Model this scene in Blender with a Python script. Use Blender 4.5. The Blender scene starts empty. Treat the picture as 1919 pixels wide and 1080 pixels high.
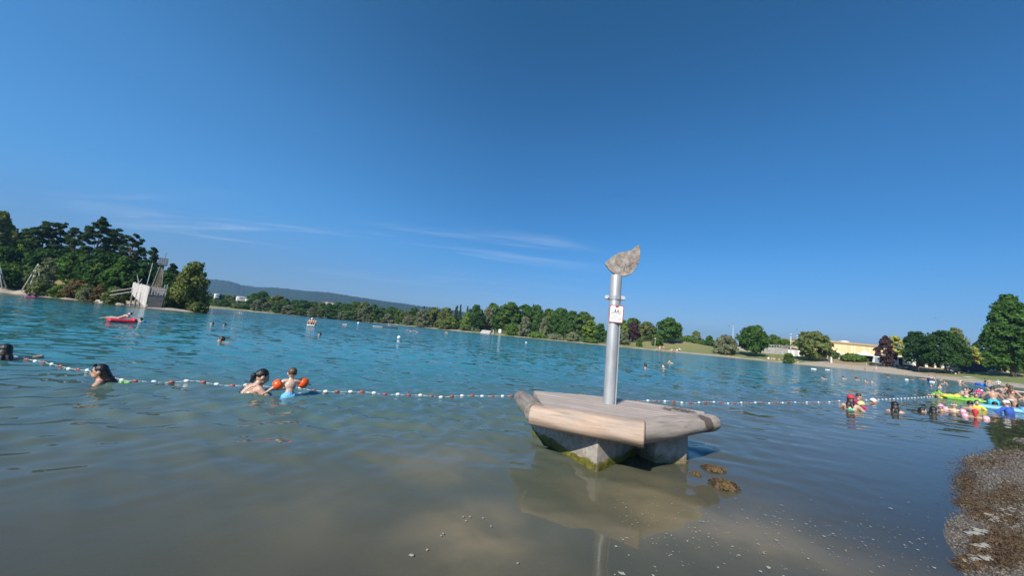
import bpy, bmesh, math, random
import numpy as np
from mathutils import Vector, Matrix, Euler
C = bpy.context.scene.collection
SC = bpy.context.scene
rad = math.radians

# ---------------------------------------------------------------- camera
CH = 1.2; FPX = 693.0; PW, PH = 1919.0, 1080.0
HS, HC = 0.0926, 537.0                       # horizon line of the photograph
roll = math.atan(HS)
pitch = math.atan((HC + HS*PW/2 - PH/2)*math.cos(roll)/FPX)
CM = Matrix.Rotation(math.pi/2 + pitch, 3, 'X') @ Matrix.Rotation(roll, 3, 'Z')
cam = bpy.data.cameras.new('camera'); cam.sensor_width = 36; cam.lens = 36*FPX/PW
cam.clip_start = 0.05; cam.clip_end = 20000
cam_o = bpy.data.objects.new('camera', cam); C.objects.link(cam_o)
cam_o.matrix_world = Matrix.Translation((0, 0, CH)) @ CM.to_4x4()
SC.camera = cam_o

# ---------------------------------------------------------------- light
SUN_AZ, SUN_EL = 29.0, 36.0                  # the sun stands behind the camera, to its left
to_sun = Vector((-math.sin(rad(SUN_AZ))*math.cos(rad(SUN_EL)), -math.cos(rad(SUN_AZ))*math.cos(rad(SUN_EL)), math.sin(rad(SUN_EL))))
sun = bpy.data.lights.new('sun', 'SUN'); sun.energy = 4.2; sun.angle = rad(0.55); sun.color = (1.0, 0.93, 0.83)
sun_o = bpy.data.objects.new('sun', sun); C.objects.link(sun_o)
sun_o.rotation_euler = to_sun.to_track_quat('Z', 'Y').to_euler(); sun_o.location = (0, 0, 60)

world = bpy.data.worlds.new('World'); SC.world = world; world.use_nodes = True
wt = world.node_tree; wn = wt.nodes; wl = wt.links; wn.clear()
def N(nt, t, **kw):
    n = nt.nodes.new(t)
    for k, v in kw.items(): setattr(n, k, v)
    return n
def mixc(nt, fac, a, b, blend='MIX'):
    n = nt.nodes.new('ShaderNodeMix'); n.data_type = 'RGBA'; n.blend_type = blend; n.clamp_factor = True
    for sock, v in ((n.inputs[0], fac), (n.inputs[6], a), (n.inputs[7], b)):
        if isinstance(v, bpy.types.NodeSocket): nt.links.new(v, sock)
        elif isinstance(v, (tuple, list)): sock.default_value = tuple(v) + ((1,) if len(v) == 3 else ())
        else: sock.default_value = v
    return n.outputs[2]
def mth(nt, op, a, b=None, c=None, clamp=False):
    n = nt.nodes.new('ShaderNodeMath'); n.operation = op; n.use_clamp = clamp
    for i, v in enumerate((a, b, c)):
        if v is None: continue
        if isinstance(v, bpy.types.NodeSocket): nt.links.new(v, n.inputs[i])
        else: n.inputs[i].default_value = v
    return n.outputs[0]
def maprange(nt, v, a, b, c=0.0, d=1.0, smooth=False):
    n = nt.nodes.new('ShaderNodeMapRange'); n.clamp = True
    if smooth: n.interpolation_type = 'SMOOTHSTEP'
    nt.links.new(v, n.inputs[0])
    for i, x in zip((1, 2, 3, 4), (a, b, c, d)): n.inputs[i].default_value = x
    return n.outputs[0]
def noise(nt, vec, scale, detail=4, rough=0.55, dist=0.0, out=0):
    n = nt.nodes.new('ShaderNodeTexNoise'); n.inputs['Scale'].default_value = scale
    n.inputs['Detail'].default_value = detail; n.inputs['Roughness'].default_value = rough; n.inputs['Distortion'].default_value = dist
    if vec is not None: nt.links.new(vec, n.inputs['Vector'])
    return n.outputs[out]
def mapping(nt, vec, scale=(1,1,1), rot=(0,0,0), loc=(0,0,0)):
    n = nt.nodes.new('ShaderNodeMapping'); nt.links.new(vec, n.inputs[0])
    n.inputs['Scale'].default_value = scale; n.inputs['Rotation'].default_value = rot; n.inputs['Location'].default_value = loc
    return n.outputs[0]

sky = N(wt, 'ShaderNodeTexSky', sky_type='NISHITA', sun_disc=False)
sky.sun_elevation = rad(SUN_EL); sky.sun_rotation = rad(180 + SUN_AZ)
sky.air_density = 1.0; sky.dust_density = 0.3; sky.ozone_density = 3.0; sky.altitude = 400
hsv = N(wt, 'ShaderNodeHueSaturation'); hsv.inputs['Saturation'].default_value = 1.18; hsv.inputs['Value'].default_value = 1.0
wl.new(sky.outputs[0], hsv.inputs['Color'])
# thin cirrus: streaks of ice cloud in the sky itself, by view direction
tc = N(wt, 'ShaderNodeTexCoord'); sep = N(wt, 'ShaderNodeSeparateXYZ'); wl.new(tc.outputs['Generated'], sep.inputs[0])
zc = mth(wt, 'MAXIMUM', sep.outputs[2], 0.03)
comb = N(wt, 'ShaderNodeCombineXYZ')
wl.new(mth(wt, 'DIVIDE', sep.outputs[0], zc), comb.inputs[0]); wl.new(mth(wt, 'DIVIDE', sep.outputs[1], zc), comb.inputs[1])
pl = mapping(wt, comb.outputs[0], (0.16, 0.75, 1), (0, 0, rad(14)))
c1 = noise(wt, pl, 1.1, 8, 0.62, 0.9)
c2 = noise(wt, mapping(wt, comb.outputs[0], (0.10, 0.16, 1), (0, 0, rad(10)), (3.1, 1.7, 0)), 1.3, 3, 0.5)
cm = mth(wt, 'MULTIPLY', maprange(wt, c1, 0.51, 0.80, 0, 1, True), maprange(wt, c2, 0.43, 0.62, 0, 1, True))
cm = mth(wt, 'MULTIPLY', cm, maprange(wt, sep.outputs[2], 0.03, 0.12, 0, 1, True))
cm = mth(wt, 'MULTIPLY', cm, maprange(wt, sep.outputs[2], 0.45, 0.20, 0, 1, True))
cm = mth(wt, 'MULTIPLY', cm, maprange(wt, sep.outputs[0], 0.35, -0.10, 0, 1, True))
cm = mth(wt, 'MULTIPLY', cm, 0.55)
# deeper blue than the model gives, and a paler veil of high cirrus towards the left
er = N(wt, 'ShaderNodeValToRGB'); ee = er.color_ramp.elements; wl.new(sep.outputs[2], er.inputs[0])
sk_ = [(0.0, (.46, .60, .82)), (.065, (.53, .66, .90)), (.10, (.49, .67, .90)), (.20, (.44, .80, 1.02)), (.25, (.40, .81, 1.02)), (.45, (.45, .90, 1.07)), (.66, (.38, .84, .95)), (1.0, (.38, .84, .95))]
ee[0].position, ee[0].color = sk_[0][0], sk_[0][1]+(1,); ee[1].position, ee[1].color = sk_[-1][0], sk_[-1][1]+(1,)
for p_, c_ in sk_[1:-1]:
    x_ = ee.new(p_); x_.color = c_+(1,)
skyb = mixc(wt, 1.0, hsv.outputs[0], er.outputs[0], 'MULTIPLY')
veil = mth(wt, 'MULTIPLY', maprange(wt, sep.outputs[0], 0.05, -0.75, 0, 1, True), maprange(wt, sep.outputs[2], 0.05, 0.3, 0.0, 1, True))
skyb = mixc(wt, veil, skyb, mixc(wt, 1.0, skyb, (1.80, 1.50, 1.38), 'MULTIPLY'))
skyc = mixc(wt, cm, skyb, (7.0, 7.6, 8.6))
bg = N(wt, 'ShaderNodeBackground'); bg.inputs[1].default_value = 0.079
wl.new(skyc, bg.inputs[0]); wo = N(wt, 'ShaderNodeOutputWorld'); wl.new(bg.outputs[0], wo.inputs[0])

SC.view_settings.view_transform = 'Standard'; SC.view_settings.look = 'None'
SC.view_settings.exposure = 0.6; SC.view_settings.gamma = 1.0
SC.render.engine = 'CYCLES'; SC.cycles.use_denoising = True
SC.cycles.max_bounces = 8; SC.cycles.transparent_max_bounces = 12; SC.cycles.volume_bounces = 0
SC.cycles.caustics_reflective = False; SC.cycles.caustics_refractive = False

# ---------------------------------------------------------------- from the photograph to the place
def ray(px, py):
    d = CM @ Vector(((px - PW/2)/FPX, -(py - PH/2)/FPX, -1.0)); return d
def corr(px):                                # lens distortion left over along the horizon
    return float(np.interp(px, [0, 130, 270, 400, 780, 1240, 1600, 1890], [13, 9, 4, 0, -4, -6, 0, 6]))
def W0(px, py, z=0.0):                       # point of the level z seen at a pixel
    d = ray(px, py); t = (z - CH)/d.z; return Vector((0, 0, CH)) + d*t
def W1(px, py, z=0.0): return W0(px, py + corr(px), z)
def az(px):                                  # bearing of a pixel on the horizon
    d = ray(px, HC + HS*px); return math.atan2(d.x, d.y)
def at(px, axis):                            # ground point on a bearing, `axis` metres deep along the view
    a = az(px); v = Vector((math.sin(a), math.cos(a), 0)); dep = -(CM.transposed() @ v).z
    return v*(axis/dep)
def top_at(px, py, axis):                    # (x, y, z) of a point seen at a pixel, `axis` metres deep
    d = ray(px, py + corr(px)); return Vector((0, 0, CH)) + d*axis

# ---------------------------------------------------------------- the lake
shore_px = [(0, 68), (60, 69), (100, 68), (170, 65), (230, 61), (270, 57.5), (330, 55.5), (372, 57)]
back = [(372, 62), (362, 75), (365, 110), (372, 160), (400, 200), (470, 214), (540, 222), (620, 226), (700, 224), (770, 214), (800, 205), (815, 194), (860, 184),
        (920, 176), (1000, 162), (1080, 150), (1140, 141), (1200, 134), (1240, 130), (1350, 122), (1450, 113), (1550, 103), (1650, 92), (1750, 78), (1830, 69), (1919, 61)]
lake = [(3.15, 2.5), (2.35, 1.65), (1.2, 0.95), (-1.0, 0.55), (-4, 0.1), (-10, -2), (-25, -9), (-60, -18), (-105, 5), (-118, 40), (-102, 62)]
lake += [tuple(at(*p)[:2]) for p in shore_px] + [tuple(at(*p)[:2]) for p in back]
lake += [(88, 52), (70, 32), (45, 19), (30, 14.5), (18, 10.8), (10.9, 7.9), (7.6, 6.0), (5.85, 4.85), (4.5, 3.8), (3.6, 3.0)]
LK = np.array(lake, float)
def lake_d(x, y):                            # metres inside the lake (+) or up the shore (-)
    x = np.asarray(x, float).ravel(); y = np.asarray(y, float).ravel()
    best = np.full(x.shape, 1e9); ins = np.zeros(x.shape, bool)
    n = len(LK)
    for i in range(n):
        ax, ay = LK[i]; bx, by = LK[(i+1) % n]
        dx, dy = bx-ax, by-ay; L = dx*dx+dy*dy
        t = np.clip(((x-ax)*dx+(y-ay)*dy)/L, 0, 1)
        best = np.minimum(best, np.hypot(x-ax-t*dx, y-ay-t*dy))
        c = ((ay > y) != (by > y)) & (x < (bx-ax)*(y-ay)/(by-ay+1e-12)+ax)
        ins ^= c
    return np.where(ins, best, -best)
rs = np.random.RandomState(7)
_f = [(rs.uniform(-1, 1, 2)*s, rs.uniform(0, 6.28)) for s in (0.02, 0.03, 0.05, 0.09, 0.15, 0.3, 0.6, 1.1, 2.0) for _ in range(3)]
def wob(x, y, lo=0, hi=27):
    v = 0*x
    for (k, p) in _f[lo:hi]: v = v + np.sin(k[0]*x*2+k[1]*y*2+p)
    return v/(hi-lo)**0.5
def smooth(a, b, x): t = np.clip((x-a)/(b-a), 0, 1); return t*t*(3-2*t)
isl = at(120, 88); mound = at(1265, 158); spit = at(868, 205)
def ground_z(x, y):
    x = np.asarray(x, float).ravel(); y = np.asarray(y, float).ravel()
    d = lake_d(x, y) ; r = np.hypot(x, y)
    d = d + wob(x, y, 15, 27)*np.clip(r*0.02, 0.10, 1.2)
    zin = -np.minimum(0.10*d, 2.6)
    u = -d
    rg = smooth(0.15, 0.5, np.arctan2(x, y))*(np.arctan2(x, y) < 1.6)
    zout = np.where(r < 25, 0.045*np.minimum(u, 14) + 0.02*np.clip(u-14, 0, 40), 0.075*np.minimum(u, 9) + (0.03+0.075*rg)*np.clip(u-9, 0, 20) + 0.004*np.clip(u-23, 0, 300))
    zout = np.minimum(zout, 3.0)
    k = smooth(0, 14, u)
    zout = zout + k*4.2*np.exp(-(((x-isl.x)/26)**2+((y-isl.y)/22)**2)) + k*2.0*np.exp(-(((x-mound.x)/16)**2+((y-mound.y)/10)**2))
    zout = zout + 0.12*wob(x, y, 9, 18)*smooth(3, 15, u)*smooth(20, 40, r)
    return np.where(d > 0, zin, zout)
def gz(x, y): return float(ground_z([x], [y])[0])

def mesh_np(name, V, F, mats=(), smooth_=False, parent=None, link=True):
    """V (n,3), F (m,k) index array"""
    me = bpy.data.meshes.new(name); V = np.asarray(V, np.float32); F = np.asarray(F, np.int32); k = F.shape[1]
    me.vertices.add(len(V)); me.vertices.foreach_set('co', V.ravel())
    me.loops.add(F.size); me.loops.foreach_set('vertex_index', F.ravel())
    me.polygons.add(len(F)); me.polygons.foreach_set('loop_start', np.arange(0, F.size, k, dtype=np.int32))
    me.polygons.foreach_set('loop_total', np.full(len(F), k, np.int32))
    if smooth_: me.polygons.foreach_set('use_smooth', np.ones(len(F), bool))
    me.update(calc_edges=True); me.validate()
    for m in mats: me.materials.append(m)
    o = bpy.data.objects.new(name, me)
    if link: C.objects.link(o)
    if parent: o.parent = parent
    return o
def fattr(o, name, v):
    a = o.data.attributes.new(name, 'FLOAT', 'POINT'); a.data.foreach_set('value', np.asarray(v, np.float32).ravel())
def polar(rr, aa):
    A, Rr = np.meshgrid(aa, rr); X = (np.sin(A)*Rr).ravel(); Y = (np.cos(A)*Rr).ravel()
    na, nr = len(aa), len(rr); i = np.arange(nr-1)[:, None]*na; j = np.arange(na)[None, :]; j2 = (j+1) % na
    F = np.stack([i+j, i+j2, i+na+j2, i+na+j], -1).reshape(-1, 4)
    return X, Y, F

# ---------------------------------------------------------------- materials
def newmat(name):
    m = bpy.data.materials.new(name); m.use_nodes = True; nt = m.node_tree
    return m, nt, nt.nodes['Principled BSDF']
def plain(name, col, rough=0.6, var=0.15, scale=8.0, bump=0.0, metal=0.0, spec=0.5, col2=None, coord='Object', detail=5):
    m, nt, p = newmat(name); t = N(nt, 'ShaderNodeTexCoord')
    n = noise(nt, t.outputs[coord], scale, detail, 0.6)
    c2 = col2 or tuple(max(0, x*(1-2*var)) for x in col)
    c = mixc(nt, maprange(nt, n, 0.35, 0.65), c2, tuple(min(1, x*(1+var)) for x in col))
    nt.links.new(c, p.inputs['Base Color']); p.inputs['Roughness'].default_value = rough
    p.inputs['Metallic'].default_value = metal; p.inputs['Specular IOR Level'].default_value = spec
    if bump:
        b = N(nt, 'ShaderNodeBump'); b.inputs['Strength'].default_value = bump; b.inputs['Distance'].default_value = 0.01
        nt.links.new(noise(nt, t.outputs[coord], scale*4, 4, 0.6), b.inputs['Height']); nt.links.new(b.outputs[0], p.inputs['Normal'])
    return m

def ground_mat():
    m, nt, p = newmat('ground'); g = N(nt, 'ShaderNodeNewGeometry'); P = g.outputs['Position']
    A = lambda n: N(nt, 'ShaderNodeAttribute', attribute_name=n).outputs['Fac']
    d, sand, dry, near = A('d'), A('sand'), A('dry'), A('near')
    n1 = noise(nt, P, 0.35, 6, 0.6); n2 = noise(nt, P, 3.0, 5, 0.6); n3 = noise(nt, P, 60, 4, 0.65); n4 = noise(nt, P, 260, 2, 0.6)
    grass = mixc(nt, maprange(nt, n1, 0.35, 0.65), (0.115, 0.175, 0.040), (0.19, 0.225, 0.065))
    grass = mixc(nt, maprange(nt, n2, 0.4, 0.7), grass, (0.235, 0.225, 0.09))
    dryc = mixc(nt, maprange(nt, n2, 0.35, 0.65), (0.30, 0.21, 0.115), (0.36, 0.27, 0.15))
    c = mixc(nt, dry, grass, dryc)
    sandc = mixc(nt, maprange(nt, n2, 0.35, 0.65), (0.36, 0.30, 0.22), (0.46, 0.41, 0.33))
    c = mixc(nt, sand, c, sandc)
    grav = mixc(nt, maprange(nt, n3, 0.35, 0.65), (0.11, 0.095, 0.078), (0.27, 0.235, 0.19))
    grav = mixc(nt, maprange(nt, n4, 0.58, 0.66), grav, (0.42, 0.38, 0.31))
    weed = mixc(nt, maprange(nt, noise(nt, P, 45, 5, 0.7), 0.35, 0.65), (0.035, 0.022, 0.012), (0.10, 0.065, 0.035))
    grav = mixc(nt, maprange(nt, noise(nt, mapping(nt, P, (1, 1.6, 1)), 2.6, 6, 0.7), 0.52, 0.58), grav, weed)
    c = mixc(nt, near, c, grav)
    # lake bed: silt with dark weed
    bed = mixc(nt, maprange(nt, noise(nt, P, 3.2, 8, 0.72), 0.42, 0.60), (0.050, 0.056, 0.042), (0.42, 0.39, 0.28))
    bed = mixc(nt, maprange(nt, n3, 0.6, 0.7), bed, (0.22, 0.20, 0.15))
    c = mixc(nt, maprange(nt, d, -0.02, 0.25), c, bed)
    wet = maprange(nt, d, -0.9, -0.1)
    c = mixc(nt, mth(nt, 'MULTIPLY', wet, 0.45), c, (0.03, 0.027, 0.022))
    nt.links.new(c, p.inputs['Base Color'])
    nt.links.new(maprange(nt, mth(nt, 'MULTIPLY', wet, near), 0, 1, 0.95, 0.35), p.inputs['Roughness'])
    p.inputs['Specular IOR Level'].default_value = 0.3
    b = N(nt, 'ShaderNodeBump'); b.inputs['Strength'].default_value = 0.8; b.inputs['Distance'].default_value = 0.015
    nt.links.new(mixc(nt, 0.5, n3, n4), b.inputs['Height']); nt.links.new(b.outputs[0], p.inputs['Normal'])
    return m

SILT = [(*W0(830, 870)[:2], 0.50, 0.60), (*W0(900, 1000)[:2], 0.45, 0.95), (*W0(1235, 955)[:2], 0.55, 0.95), (*W0(600, 960)[:2], 0.5, 0.40), (*W0(1400, 1010)[:2], 0.65, 0.85), (*W0(1600, 1060)[:2], 0.5, 0.5)]
def water_mat():
    m, nt, p = newmat('lake_water'); nt.nodes.remove(p); out = nt.nodes['Material Output']
    g = N(nt, 'ShaderNodeNewGeometry'); P = g.outputs['Position']
    d = N(nt, 'ShaderNodeAttribute', attribute_name='d').outputs['Fac']
    r = N(nt, 'ShaderNodeAttribute', attribute_name='range').outputs['Fac']
    rough_sea = N(nt, 'ShaderNodeAttribute', attribute_name='sea').outputs['Fac']
    # ripples too small for the mesh
    def slope(scale, st, rot, amp):
        v = noise(nt, mapping(nt, P, st, (0, 0, rot)), scale, 2, 0.55, 0.4, out=1)
        s = N(nt, 'ShaderNodeVectorMath', operation='SUBTRACT'); nt.links.new(v, s.inputs[0]); s.inputs[1].default_value = (0.5, 0.5, 0.5)
        k = N(nt, 'ShaderNodeVectorMath', operation='MULTIPLY'); nt.links.new(s.outputs[0], k.inputs[0]); k.inputs[1].default_value = amp
        return k.outputs[0]
    def vadd(a, b):
        s = N(nt, 'ShaderNodeVectorMath', operation='ADD'); nt.links.new(a, s.inputs[0]); nt.links.new(b, s.inputs[1]); return s.outputs[0]
    s1 = slope(1.5, (0.9, 1.4, 1), rad(12), (0.45, 0.85, 0)); s2 = slope(4.5, (0.8, 1.2, 1), rad(-8), (0.45, 0.65, 0))
    s3 = slope(0.4, (0.5, 1.5, 1), rad(6), (0.08, 0.14, 0))
    gust = maprange(nt, noise(nt, mapping(nt, P, (0.25, 1, 1), (0, 0, rad(8))), 0.09, 4, 0.6), 0.32, 0.66, 0.7, 1.1)
    amp = mth(nt, 'MULTIPLY', mth(nt, 'MULTIPLY', rough_sea, gust), maprange(nt, r, 3, 35, 0.25, 0.95))
    sc = N(nt, 'ShaderNodeVectorMath', operation='SCALE'); nt.links.new(vadd(vadd(s1, s2), s3), sc.inputs[0]); nt.links.new(amp, sc.inputs['Scale'])
    nn = N(nt, 'ShaderNodeVectorMath', operation='NORMALIZE'); nt.links.new(vadd(g.outputs['Normal'], sc.outputs[0]), nn.inputs[0])
    Nn = nn.outputs[0]
    # the water itself: silty at the edge, clear turquoise over depth
    cr = N(nt, 'ShaderNodeValToRGB'); e = cr.color_ramp.elements
    nd = mth(nt, 'ADD', d, mth(nt, 'MULTIPLY', mth(nt, 'SUBTRACT', noise(nt, P, 0.5, 5, 0.6), 0.5), maprange(nt, d, 0, 12, 1.5, 9)))
    nt.links.new(mth(nt, 'DIVIDE', nd, 40.0), cr.inputs[0])
    stops = [(0.0, (0.215, 0.185, 0.120)), (0.055, (0.135, 0.148, 0.102)), (0.125, (0.082, 0.138, 0.122)), (0.205, (0.044, 0.190, 0.210)), (0.36, (0.036, 0.262, 0.312)), (1.0, (0.030, 0.280, 0.365))]
    e[0].position, e[0].color = stops[0][0], stops[0][1] + (1,); e[1].position, e[1].color = stops[-1][0], stops[-1][1] + (1,)
    for pos, c in stops[1:-1]:
        x = e.new(pos); x.color = c + (1,)
    # clouds of stirred up silt hanging in the shallows
    sm = None
    for (cx, cy, rx_, k) in SILT:
        v = N(nt, 'ShaderNodeVectorMath', operation='DISTANCE'); nt.links.new(P, v.inputs[0]); v.inputs[1].default_value = (cx, cy, 0)
        q = mth(nt, 'MULTIPLY', mth(nt, 'POWER', 2.0, mth(nt, 'MULTIPLY', mth(nt, 'POWER', mth(nt, 'DIVIDE', v.outputs['Value'], rx_), 2.0), -1.2)), k)
        sm = q if sm is None else mth(nt, 'MAXIMUM', sm, q)
    sm = mth(nt, 'MULTIPLY', sm, maprange(nt, noise(nt, P, 1.7, 4, 0.5, 0.4), 0.32, 0.66, 0.30, 0.85, True), None, True)
    body = mixc(nt, sm, cr.outputs[0], (0.30, 0.235, 0.130))
    dif = N(nt, 'ShaderNodeBsdfDiffuse'); nt.links.new(body, dif.inputs[0])
    tr = N(nt, 'ShaderNodeBsdfTransparent'); tr.inputs[0].default_value = (0.86, 0.9, 0.84, 1)
    clear = mth(nt, 'MULTIPLY', maprange(nt, d, 0.0, 4.0, 0.80, 0.06), maprange(nt, sm, 0, 1, 1, 0.25))
    ms = N(nt, 'ShaderNodeMixShader'); nt.links.new(clear, ms.inputs[0]); nt.links.new(dif.outputs[0], ms.inputs[1]); nt.links.new(tr.outputs[0], ms.inputs[2])
    gl = N(nt, 'ShaderNodeBsdfGlossy'); nt.links.new(Nn, gl.inputs['Normal']); nt.links.new(maprange(nt, r, 4, 80, 0.02, 0.10), gl.inputs['Roughness'])
    fr = N(nt, 'ShaderNodeFresnel'); fr.inputs[0].default_value = 1.33; nt.links.new(Nn, fr.inputs['Normal'])
    m2 = N(nt, 'ShaderNodeMixShader'); nt.links.new(fr.outputs[0], m2.inputs[0]); nt.links.new(ms.outputs[0], m2.inputs[1]); nt.links.new(gl.outputs[0], m2.inputs[2])
    nt.links.new(m2.outputs[0], out.inputs[0])
    return m

# ---------------------------------------------------------------- ground and water
front = np.radians(np.arange(-60, 60.01, 0.25)); rest = np.radians(np.arange(63, 298, 3.0))
X, Y, F = polar(np.geomspace(0.3, 4500, 300), np.concatenate([front, rest]))
Z = ground_z(X, Y)
Rr = np.hypot(X, Y)
go = mesh_np('ground', np.stack([X, Y, Z], 1), F, [ground_mat()], True); go['kind'] = 'structure'
D0 = lake_d(X, Y) + wob(X, Y, 15, 27)*np.clip(Rr*0.02, 0.10, 1.2)
azd = np.degrees(np.arctan2(X, Y)); u = -D0
def band(lo, hi, soft=2.0): return smooth(lo-soft, lo, azd)*(1-smooth(hi, hi+soft, azd))
a_ = lambda px: math.degrees(az(px))
sandw = 3.2 + 5*band(a_(1700), 90, 4) + 12*band(a_(1540), a_(1660), 3) - 1.5*band(a_(900), a_(1220), 3) + 1.5*band(-60, a_(260))
sand = (1-smooth(sandw, sandw+1.5, u + wob(X, Y, 9, 21)*0.8))*(Rr > 22)
dry = np.clip(0.25+0.5*wob(X, Y, 3, 15), 0, 1)*0.5
dry = np.maximum(dry, 0.9*np.exp(-(((X-mound.x)/16)**2+((Y-mound.y)/9)**2)))
dry = np.maximum(dry, 0.95*band(a_(1560), a_(1740), 3)*smooth(6, 12, u)*(1-smooth(26, 34, u)))
dry = np.maximum(dry, 0.7*band(-60, a_(330))*(1-smooth(12, 25, u)))
fattr(go, 'd', D0); fattr(go, 'sand', sand); fattr(go, 'dry', dry); fattr(go, 'near', 1-smooth(18, 26, Rr))

fw = np.radians(np.arange(-58, 58.01, 0.16)); rw = np.radians(np.arange(61, 299.1, 3.0))
rr = np.concatenate([np.geomspace(0.6, 70, 620), np.geomspace(72, 330, 60)])
X, Y, F = polar(rr, np.concatenate([fw, rw]))
Dw = lake_d(X, Y); Rr = np.hypot(X, Y)
step = np.maximum(Rr*0.0077, 0.01)
sea = smooth(0.4, 4.5, Dw)*(1-0.75*np.exp(-(((X-0.7)/1.7)**2+((Y-2.5)/1.3)**2)))
Zw = np.zeros_like(X); rw_ = np.random.RandomState(3)
for i in range(64):
    lam = 0.16*(14 ** (i/63.0)); k = 2*math.pi/lam; th = rad(-88) + rw_.normal(0, 0.6)
    a = 0.0074*lam**0.8*(1.0 if lam < 0.8 else 0.28)
    att = np.clip(lam/(step*3.2)-1, 0, 1)
    gp = 0.6+0.4*np.sin(0.35*X*rw_.uniform(0.5, 1.5)+0.45*Y*rw_.uniform(0.5, 1.5)+rw_.uniform(0, 6.28))
    ph = k*(math.cos(th)*X+math.sin(th)*Y)+rw_.uniform(0, 6.28) + 0.8*np.sin(0.9*X/lam**0.5*0.6+rw_.uniform(0, 6))
    Zw += a*att*gp*np.sin(ph)
Zw *= (0.35+0.65*smooth(2.5, 5.5, Rr))
Zw *= (0.10+0.90*sea)*np.where(Dw > 0, 1, 0)*smooth(0, 0.8, Dw)
wo_ = mesh_np('lake_water', np.stack([X, Y, Zw], 1), F, [water_mat()], True); wo_['kind'] = 'structure'
fattr(wo_, 'd', Dw); fattr(wo_, 'range', Rr); fattr(wo_, 'sea', sea)

_az = np.concatenate([fw, rw])
def water_z(x, y):                           # height of the rippled surface
    r_ = math.hypot(x, y); a = math.atan2(x, y); a = a if a > fw[0]-1e-6 else a+2*math.pi
    i = min(np.searchsorted(rr, r_), len(rr)-1); j = min(np.searchsorted(_az, a), len(_az)-1); return float(Zw[i*len(_az)+j])

# ---------------------------------------------------------------- things: helpers
def tag(o, label=None, cat=None, group=None, kind=None):
    if label: o['label'] = label
    if cat: o['category'] = cat
    if group: o['group'] = group
    if kind: o['kind'] = kind
    return o
def thing(name, label, cat, loc=(0, 0, 0), rz=0.0, group=None):
    o = bpy.data.objects.new(name, None); C.objects.link(o); o.location = loc; o.rotation_euler = (0, 0, rz)
    o.empty_display_size = 0.2
    return tag(o, label, cat, group)
class MB:                                    # collects shapes and links them as ONE mesh object
    def __init__(s): s.bm = bmesh.new()
    def box(s, c, size, rot=None, bevel=0.0):
        M = Matrix.Translation(c) @ (rot.to_4x4() if rot is not None else Matrix()) @ Matrix.Diagonal((*size, 1))
        r = bmesh.ops.create_cube(s.bm, size=1, matrix=M)
        if bevel:
            es = list({e for v in r['verts'] for e in v.link_edges})
            bmesh.ops.bevel(s.bm, geom=es, offset=bevel, segments=2, affect='EDGES', profile=0.5)
        return s
    def tube(s, p0, p1, r0, r1=None, seg=12, caps=True):
        p0, p1 = Vector(p0), Vector(p1); d = p1-p0; r1 = r0 if r1 is None else r1
        M = Matrix.Translation((p0+p1)/2) @ d.to_track_quat('Z', 'Y').to_matrix().to_4x4()
        bmesh.ops.create_cone(s.bm, cap_ends=caps, segments=seg, radius1=r0, radius2=r1, depth=d.length, matrix=M); return s
    def path(s, pts, r, seg=8):
        for a, b in zip(pts[:-1], pts[1:]): s.tube(a, b, r, r, seg)
        return s
    def ball(s, c, r, seg=12, rings=8, rot=None):
        r = r if isinstance(r, (tuple, list)) else (r, r, r)
        M = Matrix.Translation(c) @ (rot.to_4x4() if rot is not None else Matrix()) @ Matrix.Diagonal((*r, 1))
        bmesh.ops.create_uvsphere(s.bm, u_segments=seg, v_segments=rings, radius=1, matrix=M); return s
    def prism(s, poly, z0, z1):
        """poly: (x, y) outline counter-clockwise"""
        b = [s.bm.verts.new((x, y, z0)) for x, y in poly]; t = [s.bm.verts.new((x, y, z1)) for x, y in poly]; n = len(poly)
        s.bm.faces.new(b[::-1]); s.bm.faces.new(t)
        for i in range(n): s.bm.faces.new((b[i], b[(i+1) % n], t[(i+1) % n], t[i]))
        return s
    def quad(s, *p): s.bm.faces.new([s.bm.verts.new(q) for q in p]); return s
    def lathe(s, prof, M=Matrix(), seg=20):
        rings = []
        for r, z in prof: rings.append([s.bm.verts.new(M @ Vector((r*math.cos(2*math.pi*k/seg), r*math.sin(2*math.pi*k/seg), z))) for k in range(seg)])
        for a, b in zip(rings[:-1], rings[1:]):
            for k in range(seg): s.bm.faces.new((a[k], a[(k+1) % seg], b[(k+1) % seg], b[k]))
        s.bm.faces.new(rings[0][::-1]); s.bm.faces.new(rings[-1]); return s
    def build(s, name, m, parent=None, smooth_=False, loc=None, rot=None):
        bmesh.ops.recalc_face_normals(s.bm, faces=s.bm.faces[:])
        me = bpy.data.meshes.new(name); s.bm.to_mesh(me); s.bm.free()
        if m: me.materials.append(m)
        if smooth_:
            me.polygons.foreach_set('use_smooth', np.ones(len(me.polygons), bool))
            if smooth_ == 'auto': me.set_sharp_from_angle(angle=rad(40))
        o = bpy.data.objects.new(name, me); C.objects.link(o)
        if parent: o.parent = parent
        if loc is not None: o.location = loc
        if rot is not None: o.rotation_euler = rot
        return o
def clip(poly, a, b):                        # keep the part of a polygon left of a->b
    out = []
    for i in range(len(poly)):
        p, q = Vector(poly[i]), Vector(poly[(i+1) % len(poly)])
        sp = (b-a).cross(p-a); sq = (b-a).cross(q-a)
        if sp >= 0: out.append(p)
        if sp*sq < 0: out.append(p + (q-p)*(sp/(sp-sq)))
    return out
def evaluated(o):                            # bake a temporary object's modifiers to a mesh
    dg = bpy.context.evaluated_depsgraph_get(); dg.update()
    me = bpy.data.meshes.new_from_object(o.evaluated_get(dg)); d = o.data
    bpy.data.objects.remove(o)
    return me

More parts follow.
